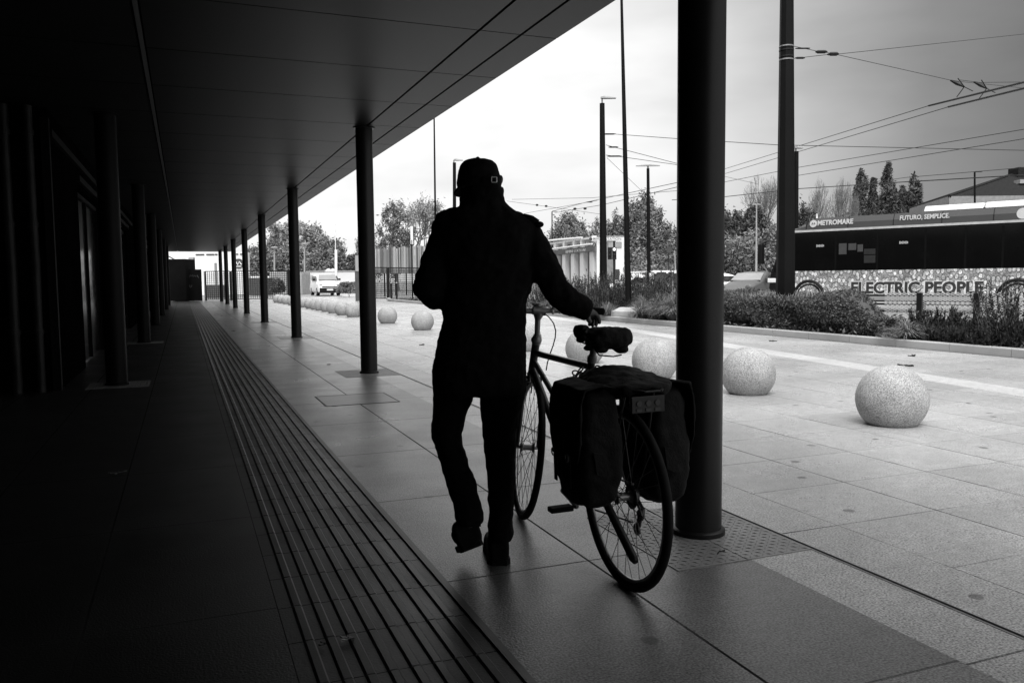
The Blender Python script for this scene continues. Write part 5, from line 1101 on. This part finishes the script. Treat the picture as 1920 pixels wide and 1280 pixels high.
# ---------------------------------------------------------------- the man
PD = 3.25; fa_ = YAW-.03; RVm = Vector((math.cos(fa_), -math.sin(fa_), 0)); FVm = Vector((math.sin(fa_), math.cos(fa_), 0))
def ring(y, xl, xr, D=PD, dp=.1, n=28, e=.9, tilt=0, fo=0):
    c = V((xl+xr)/2, y, D)+FVm*fo; hw = (xr-xl)/2/FPX*D
    return [c+RVm*(hw*math.copysign(abs(math.cos(a))**e, math.cos(a)))+FVm*(dp*math.copysign(abs(math.sin(a))**e, math.sin(a)))+Vector((0, 0, tilt*math.sin(a))) for a in np.linspace(0, 2*PI, n, False)]
foot = V(934, 1050, 3.28); man = None
# body: one continuous surface (head with face, neck, trunk, arms, hands with five fingers, legs)
mb = MB()
HC = V(901, 338, 3.235); ha = YAW-R(30); hf = Vector((math.sin(ha), math.cos(ha), 0)); hr = Vector((math.cos(ha), -math.sin(ha), 0)); up1 = Vector((0, 0, 1))
HM = Matrix(((hr.x, hf.x, 0), (hr.y, hf.y, 0), (0, 0, 1)))
hp = lambda x, y, z: HC+hr*x+hf*y+up1*z
mb.sphere(hp(0, -.002, .006), (.060, .080, .072), 24, 16, HM); mb.sphere(hp(0, .02, -.045), (.055, .068, .065), 20, 12, HM)
mb.sphere(hp(0, .068, -.085), (.024, .022, .02), 12, 8, HM)                       # chin
mb.tube([hp(0, .086, .012), hp(0, .104, -.018), hp(0, .108, -.03), hp(0, .088, -.04)], [.009, .012, .014, .008], 8)   # nose
mb.sphere(hp(.0, .085, -.062), (.022, .010, .008), 10, 6, HM); mb.sphere(hp(0, .08, .034), (.052, .02, .012), 12, 6, HM)  # lips, brow
for s in (-1, 1):
    mb.sphere(hp(s*.028, .084, .01), (.012, .008, .009), 8, 6, HM)
    mb.sphere(hp(s*.077, -.005, -.005), (.010, .020, .032), 12, 8, HM); mb.sphere(hp(s*.084, -.012, .006), (.008, .014, .018), 10, 6, HM)
mb.tube([hp(0, -.015, -.03), V(905, 395, 3.26)], [.058, .062], 16)
def pipe(pts, rs, n=14): mb.tube([V(*p) for p in pts], rs, n)
mb.loft([ring(400, 872, 942, dp=.05), ring(425, 840, 985, dp=.08), ring(500, 845, 985, dp=.09), ring(600, 845, 975, dp=.08), ring(690, 830, 975, dp=.09), ring(730, 835, 970, dp=.09)])
pipe([(845, 430, 3.25), (806, 543, 3.22), (845, 520, 3.40), (876, 492, 3.52)], [.045, .037, .032, .025])
pipe([(985, 440, 3.25), (1043, 545, 3.22), (1085, 573, 3.24), (1102, 584, 3.26)], [.045, .037, .030, .024])
def hand(wr, kn, tips, thumb, r=.0088):
    """wr wrist, kn list of 4 knuckles, tips list of 4 lists (mid joint, end joint, tip), thumb list of 3 points"""
    c = (kn[0]+kn[1]+kn[2]+kn[3])/4
    for k in kn: mb.tube([wr.lerp(c, -.05)*1.0, wr.lerp(k, .5), k], [.018, .0145, .0108], 10)
    for k, tp in zip(kn, tips): mb.tube([k]+tp+[tp[-1]+(tp[-1]-tp[-2])*.12], [.0105, r+.0006, r-.0004, r-.0014, r*.45], 10)
    mb.tube([wr.lerp(thumb[0], .35)]+thumb+[thumb[-1]+(thumb[-1]-thumb[-2])*.12], [.015, .0125, .0108, .009, .005], 10)
Vv = lambda x, y, D: V(x, y, D)
hand(Vv(1102, 583, 3.26), [Vv(1115, 587, 3.29), Vv(1113.5, 589, 3.31), Vv(1110, 591, 3.33), Vv(1106, 593, 3.345)],
     [[Vv(1121, 594, 3.29), Vv(1124, 601, 3.285), Vv(1124, 607, 3.28)], [Vv(1119, 597, 3.32), Vv(1119, 605, 3.32), Vv(1117, 611, 3.315)], [Vv(1113, 600, 3.345), Vv(1112, 607, 3.345), Vv(1111, 612, 3.335)], [Vv(1107, 600, 3.36), Vv(1106, 606, 3.36), Vv(1105, 610, 3.35)]],
     [Vv(1101, 592, 3.25), Vv(1104, 600, 3.245), Vv(1107, 605, 3.25)])
lw = Vv(876, 492, 3.52); RR = RVm; FF = FVm
kl = [lw+RR*(.055)+up1*(.028-.018*i)+FF*(.015) for i in range(4)]
hand(lw, kl, [[k+RR*.03+FF*.006, k+RR*.045-FF*.012, k+RR*.04-FF*.03] for k in kl], [lw+RR*.02+up1*.035, lw+RR*.045+up1*.05, lw+RR*.065+up1*.045])
mb.loft([ring(725, 838, 880, dp=.07), ring(810, 820, 855, D=3.25, dp=.06), ring(930, 858, 894, D=3.14, dp=.05), ring(985, 868, 892, D=3.10, dp=.035)])
mb.loft([ring(725, 905, 975, dp=.08), ring(840, 915, 960, D=3.27, dp=.06), ring(985, 925, 952, D=3.28, dp=.04), ring(1035, 925, 950, D=3.28, dp=.035)])
body = mb.build('person', SKIN)
def rm(vox, it):
    def f(o):
        m = o.modifiers.new('r', 'REMESH'); m.mode = 'VOXEL'; m.voxel_size = vox
        s = o.modifiers.new('s', 'SMOOTH'); s.iterations = it; s.factor = .5
    return f
apply_mod(body, rm(.0042, 2)); body.data.transform(Matrix.Translation(-foot)); body.location = foot
tag(body, 'man in a dark coat and buckled flat-backed cap, seen from behind, walking with a bicycle', 'person')
# coat
mb = MB()
mb.loft([ring(350, 868, 944, dp=.088, D=3.24), ring(368, 865, 946, dp=.09, D=3.24), ring(385, 862, 951, dp=.095, D=3.25), ring(391, 858, 956, dp=.10, D=3.25), ring(395, 832, 962, dp=.10, D=3.25), ring(400, 819, 974, dp=.105), ring(410, 818, 993, dp=.11), ring(425, 818, 1008, dp=.125), ring(450, 822, 1010, dp=.135), ring(490, 828, 1006, dp=.14), ring(530, 833, 1000, dp=.13), ring(570, 832, 987, dp=.125), ring(620, 825, 986, dp=.125), ring(660, 816, 988, dp=.135), ring(700, 811, 989, dp=.14), ring(722, 811, 990, dp=.145), ring(738, 814, 987, dp=.14)])
pipe([(840, 424, 3.25), (836, 440, 3.25), (826, 480, 3.24), (812, 520, 3.22), (805, 545, 3.21), (815, 553, 3.24), (838, 535, 3.36), (868, 500, 3.48)], [.058, .062, .066, .068, .067, .062, .058, .046], 18)
pipe([(984, 442, 3.25), (1002, 470, 3.24), (1022, 505, 3.225), (1040, 538, 3.22), (1052, 554, 3.22), (1076, 570, 3.235), (1094, 578, 3.25), (1103, 582, 3.255)], [.068, .068, .062, .056, .054, .050, .044, .040], 18)
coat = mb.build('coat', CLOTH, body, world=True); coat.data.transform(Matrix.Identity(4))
apply_mod(coat, cloth_mod(.0065, .06, .024, 2))
for v in coat.data.vertices: pass
mb = MB(); mb.tube([V(980, 407, 3.22), V(996, 412, 3.22), V(1008, 419, 3.22)], [.016, .018, .016], 10); mb.sphere(V(1010, 421, 3.215), (.020, .022, .013), 12, 8)
ep = mb.build('epaulette', CLOTH, coat, smooth=True); ep.data.transform(body.matrix_basis.inverted())
mb = MB(); mb.tube([V(858, 396, 3.22), V(838, 400, 3.22), V(821, 406, 3.22)], [.012, .014, .014], 10); ep = mb.build('epaulette', CLOTH, coat, smooth=True); ep.data.transform(body.matrix_basis.inverted())
mb = MB(); mb.tube([V(1095, 560, 3.24), V(1103, 568, 3.25), V(1108, 578, 3.255)], [.008, .011, .008], 8); ep = mb.build('cuff_strap', CLOTH, coat, smooth=True); ep.data.transform(body.matrix_basis.inverted())
# trousers
mb = MB()
mb.loft([ring(700, 820, 980, dp=.12), ring(722, 815, 985, dp=.12), ring(738, 816, 982, dp=.11)])
mb.loft([ring(715, 812, 897, dp=.11), ring(745, 812, 888, D=3.26, dp=.105), ring(775, 811, 876, D=3.27, dp=.10), ring(800, 809, 870, D=3.27, dp=.095), ring(815, 808, 866, D=3.26, dp=.09), ring(840, 818, 871, D=3.24, dp=.085), ring(870, 828, 880, D=3.21, dp=.08), ring(915, 840, 896, D=3.16, dp=.075), ring(940, 849, 902, D=3.13, dp=.07), ring(960, 850, 907, D=3.11, dp=.08), ring(972, 855, 907, D=3.10, dp=.075), ring(980, 860, 903, D=3.10, dp=.06)])
mb.loft([ring(715, 896, 989, dp=.11), ring(745, 900, 984, D=3.26, dp=.105), ring(780, 902, 974, D=3.27, dp=.10), ring(815, 905, 966, D=3.28, dp=.09), ring(845, 908, 967, D=3.28, dp=.085), ring(890, 912, 966, D=3.28, dp=.08), ring(935, 914, 963, D=3.28, dp=.075), ring(970, 918, 962, D=3.27, dp=.07), ring(990, 914, 963, D=3.27, dp=.075), ring(1010, 913, 962, D=3.27, dp=.075)])
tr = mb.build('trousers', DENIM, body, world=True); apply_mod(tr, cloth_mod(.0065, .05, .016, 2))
# shoes
def shoe(pts, rs, hs, roll=0):
    """pts centre line heel to toe, rs half widths, hs half heights"""
    mb = MB(); rings = []; fd = (pts[-1]-pts[0]); fd.z = 0; fd.normalize(); sd2 = Vector((fd.y, -fd.x, 0))
    ax = (pts[-1]-pts[0]).normalized(); upn = sd2.cross(ax).normalized(); sd2, upn = sd2*math.cos(roll)+upn*math.sin(roll), upn*math.cos(roll)-sd2*math.sin(roll)
    for p, r_, h_ in zip(pts, rs, hs): rings.append([p+sd2*(r_*math.copysign(abs(math.cos(a))**.7, math.cos(a)))+upn*(h_*math.copysign(abs(math.sin(a))**.7, math.sin(a))) for a in np.linspace(0, 2*PI, 24, False)])
    mb.loft(rings); o = mb.build('shoe', SHOE, body, world=True); apply_mod(o, cloth_mod(.005, .04, .004, 2)); return o
h0 = V(936, 1034, 3.235); g0 = Vector((h0.x, h0.y, 0)); F2 = (FVm-RVm*.08).normalized()
shoe([g0+F2*d+up1*z for d, z in ((.0, .06), (.02, .06), (.07, .06), (.13, .045), (.19, .038), (.25, .036), (.275, .034))], [.034, .044, .045, .044, .050, .042, .022], [.052, .060, .060, .044, .036, .032, .022])
mb = MB(); mb.loft([[g0+F2*d+RVm*w*s+up1*z for s, z in ((1, .001), (1, .022), (-1, .022), (-1, .001))] for d, w in ((-.004, .030), (.02, .047), (.12, .044), (.19, .053), (.26, .042), (.285, .018))]); mb.build('shoe_sole', RUBBER, body, world=True)
h1 = V(876, 1000, 3.07); F3 = (FVm*.94+RVm*-.1-up1*.30).normalized()
shoe([h1+F3*d+up1*z for d, z in ((-.01, .0), (.015, .0), (.07, .005), (.13, -.0), (.19, .0), (.25, .0), (.28, .0))], [.044, .054, .050, .046, .050, .042, .022], [.056, .060, .058, .044, .036, .030, .02], R(20))
mb = MB(); un = RVm.cross(F3).normalized(); RV0 = RVm; RVs = RVm*math.cos(R(20))+un*math.sin(R(20)); un = un*math.cos(R(20))-RVm*math.sin(R(20))
mb.loft([[h1+F3*d+RVs*w*s-un*z for s, z in ((1, .060), (1, .036), (-1, .036), (-1, .060))] for d, w in ((-.008, .034), (.015, .046), (.12, .046), (.19, .052), (.26, .042), (.29, .018))]); mb.build('shoe_sole', RUBBER, body, world=True)
mb = MB(); mb.tube([V(880, 960, 3.10), V(878, 985, 3.085)], [.045, .05], 14); mb.build('sock', CLOTH, body, world=True, smooth=True)
# cap
mb = MB(); mb.loft([ring(297, 893, 899, dp=.008, D=3.235), ring(299, 880, 916, dp=.035, D=3.235), ring(303, 870, 925, dp=.068, D=3.235), ring(310, 863, 931, dp=.09, D=3.235), ring(321, 859, 935, dp=.102, D=3.235), ring(332, 858, 937, dp=.107, D=3.235), ring(345, 857, 940, dp=.108, D=3.235), ring(352, 858, 940, dp=.107, D=3.235), ring(353, 864, 932, dp=.09, D=3.235)])
mb.sphere(V(896, 296.5, 3.235), (.008, .008, .006), 10, 6)
cap = mb.build('cap', CLOTH, body, world=True); apply_mod(cap, cloth_mod(.0045, .05, .008, 1))
mb = MB(); rings = []
for f in (0, .25, .5, .75, 1):
    r_ = []
    for a in np.linspace(-1.25, 1.25, 15): R0 = .088+f*.050*math.cos(a*.9); r_.append(hp(math.sin(a)*R0*.86, math.cos(a)*R0*1.0+.0, -.006-f*.034+.018*(1-math.cos(a)))-up1*.012)
    rings.append(r_)
vs = [q for r_ in rings for q in r_]; n_ = 15; fs = [(i*n_+k, i*n_+k+1, (i+1)*n_+k+1, (i+1)*n_+k) for i in range(4) for k in range(n_-1)]
mb.add(vs, fs); brim = mb.build('cap_brim', CLOTH, cap, smooth=True); brim.data.transform(body.matrix_basis.inverted()); sm = brim.modifiers.new('s', 'SOLIDIFY'); sm.thickness = .005
apply_mod(brim, lambda o: None)
mb = MB(); c = V(926.5, 337, 3.125); rr_ = .0098; corners = [c+RVm*(sx*rr_)+up1*(sz*rr_) for sx, sz in ((-1, -.82), (-.82, -1), (.82, -1), (1, -.82), (1, .82), (.82, 1), (-.82, 1), (-1, .82), (-1, -.82))]
mb.tube(corners, .0019, 8); bk = mb.build('cap_buckle', mat('bright_nickel', .8, .3, .05, metal=.3), cap, smooth=True); bk.data.transform(body.matrix_basis.inverted())
mb = MB(); mb.loft([[V(x, y, D) for x, y in ((xx, 331), (xx, 343))]+[V(xx, 343, D+.006), V(xx, 331, D+.006)] for xx, D in ((905, 3.124), (915, 3.124), (925, 3.1285), (934, 3.15))]); st = mb.build('cap_strap', CLOTH, cap); st.data.transform(body.matrix_basis.inverted())

# ---------------------------------------------------------------- light and sky
w = bpy.data.worlds.new('World'); scene.world = w; w.use_nodes = True; nt = w.node_tree; L = nt.links; bg = nt.nodes['Background']
SEL, SAZM = R(56), R(205)
sky = nd(nt, 'ShaderNodeTexSky', sky_type='NISHITA'); sky.sun_disc = False; sky.sun_elevation = SEL; sky.sun_rotation = SAZM; sky.air_density = 1.5; sky.dust_density = 4
bw = nd(nt, 'ShaderNodeRGBToBW'); L.new(sky.outputs[0], bw.inputs[0])
tc = nd(nt, 'ShaderNodeTexCoord')
def wm(op, a, b=None, c=None):
    n = nd(nt, 'ShaderNodeMath', operation=op)
    for i, q in enumerate((a, b, c)):
        if q is None: continue
        if isinstance(q, (int, float)): n.inputs[i].default_value = q
        else: L.new(q, n.inputs[i])
    return n.outputs[0]
dp = nd(nt, 'ShaderNodeVectorMath', operation='DOT_PRODUCT'); L.new(tc.outputs['Generated'], dp.inputs[0]); ba = R(4); dp.inputs[1].default_value = (math.sin(ba)*.98, math.cos(ba)*.98, .17)
ramp = nd(nt, 'ShaderNodeValToRGB'); L.new(wm('MULTIPLY_ADD', dp.outputs['Value'], .5, .5), ramp.inputs[0])
e = ramp.color_ramp.elements; stops = [(0, 1.0), (.3, .8), (.5, .34), (.70, .10), (.82, .15), (.86, .26), (.90, .50), (.94, .78), (.97, .90), (1, .95)]
e[0].position = 0; e[0].color = (stops[0][1],)*3+(1,); e[1].position = 1; e[1].color = (1, 1, 1, 1)
for p_, c in stops[1:-1]: q = e.new(p_); q.color = (c, c, c, 1)
mp = nd(nt, 'ShaderNodeMapping'); mp.inputs['Scale'].default_value = (1, 1, 3.2); mp.inputs['Rotation'].default_value = (0, .25, .3); L.new(tc.outputs['Generated'], mp.inputs['Vector'])
nz = nd(nt, 'ShaderNodeTexNoise'); nz.inputs['Scale'].default_value = 2.3; nz.inputs['Detail'].default_value = 5; nz.inputs['Roughness'].default_value = .5; L.new(mp.outputs[0], nz.inputs['Vector'])
mr = nd(nt, 'ShaderNodeMapRange'); mr.inputs[1].default_value = .3; mr.inputs[2].default_value = .7; mr.inputs[3].default_value = .72; mr.inputs[4].default_value = 1.14; L.new(nz.outputs['Fac'], mr.inputs[0])
sz = nd(nt, 'ShaderNodeSeparateXYZ'); L.new(tc.outputs['Generated'], sz.inputs[0])
zen = nd(nt, 'ShaderNodeMapRange'); zen.interpolation_type = 'SMOOTHSTEP'; zen.inputs[1].default_value = .50; zen.inputs[2].default_value = .95; zen.inputs[3].default_value = 0; zen.inputs[4].default_value = 1.6; L.new(sz.outputs[2], zen.inputs[0])
cl = wm('ADD', wm('MULTIPLY', ramp.outputs[0], mr.outputs[0]), zen.outputs[0])
tot = wm('ADD', wm('MULTIPLY', cl, 9.0), wm('MULTIPLY', bw.outputs[0], .06))
cb = nd(nt, 'ShaderNodeCombineColor')
for i in range(3): L.new(tot, cb.inputs[i])
L.new(cb.outputs[0], bg.inputs['Color']); bg.inputs['Strength'].default_value = .1
sun = bpy.data.lights.new('sun', 'SUN'); sun.energy = 2.8; sun.angle = R(36); so = bpy.data.objects.new('sun', sun); COL.objects.link(so)
sd3 = Vector((math.sin(SAZM)*math.cos(SEL), math.cos(SAZM)*math.cos(SEL), math.sin(SEL))); so.rotation_euler = sd3.to_track_quat('Z', 'Y').to_euler()
vs_ = scene.view_settings; vs_.view_transform = 'Standard'; vs_.look = 'None'; vs_.exposure = .4; vs_.gamma = 1
scene.render.film_transparent = False
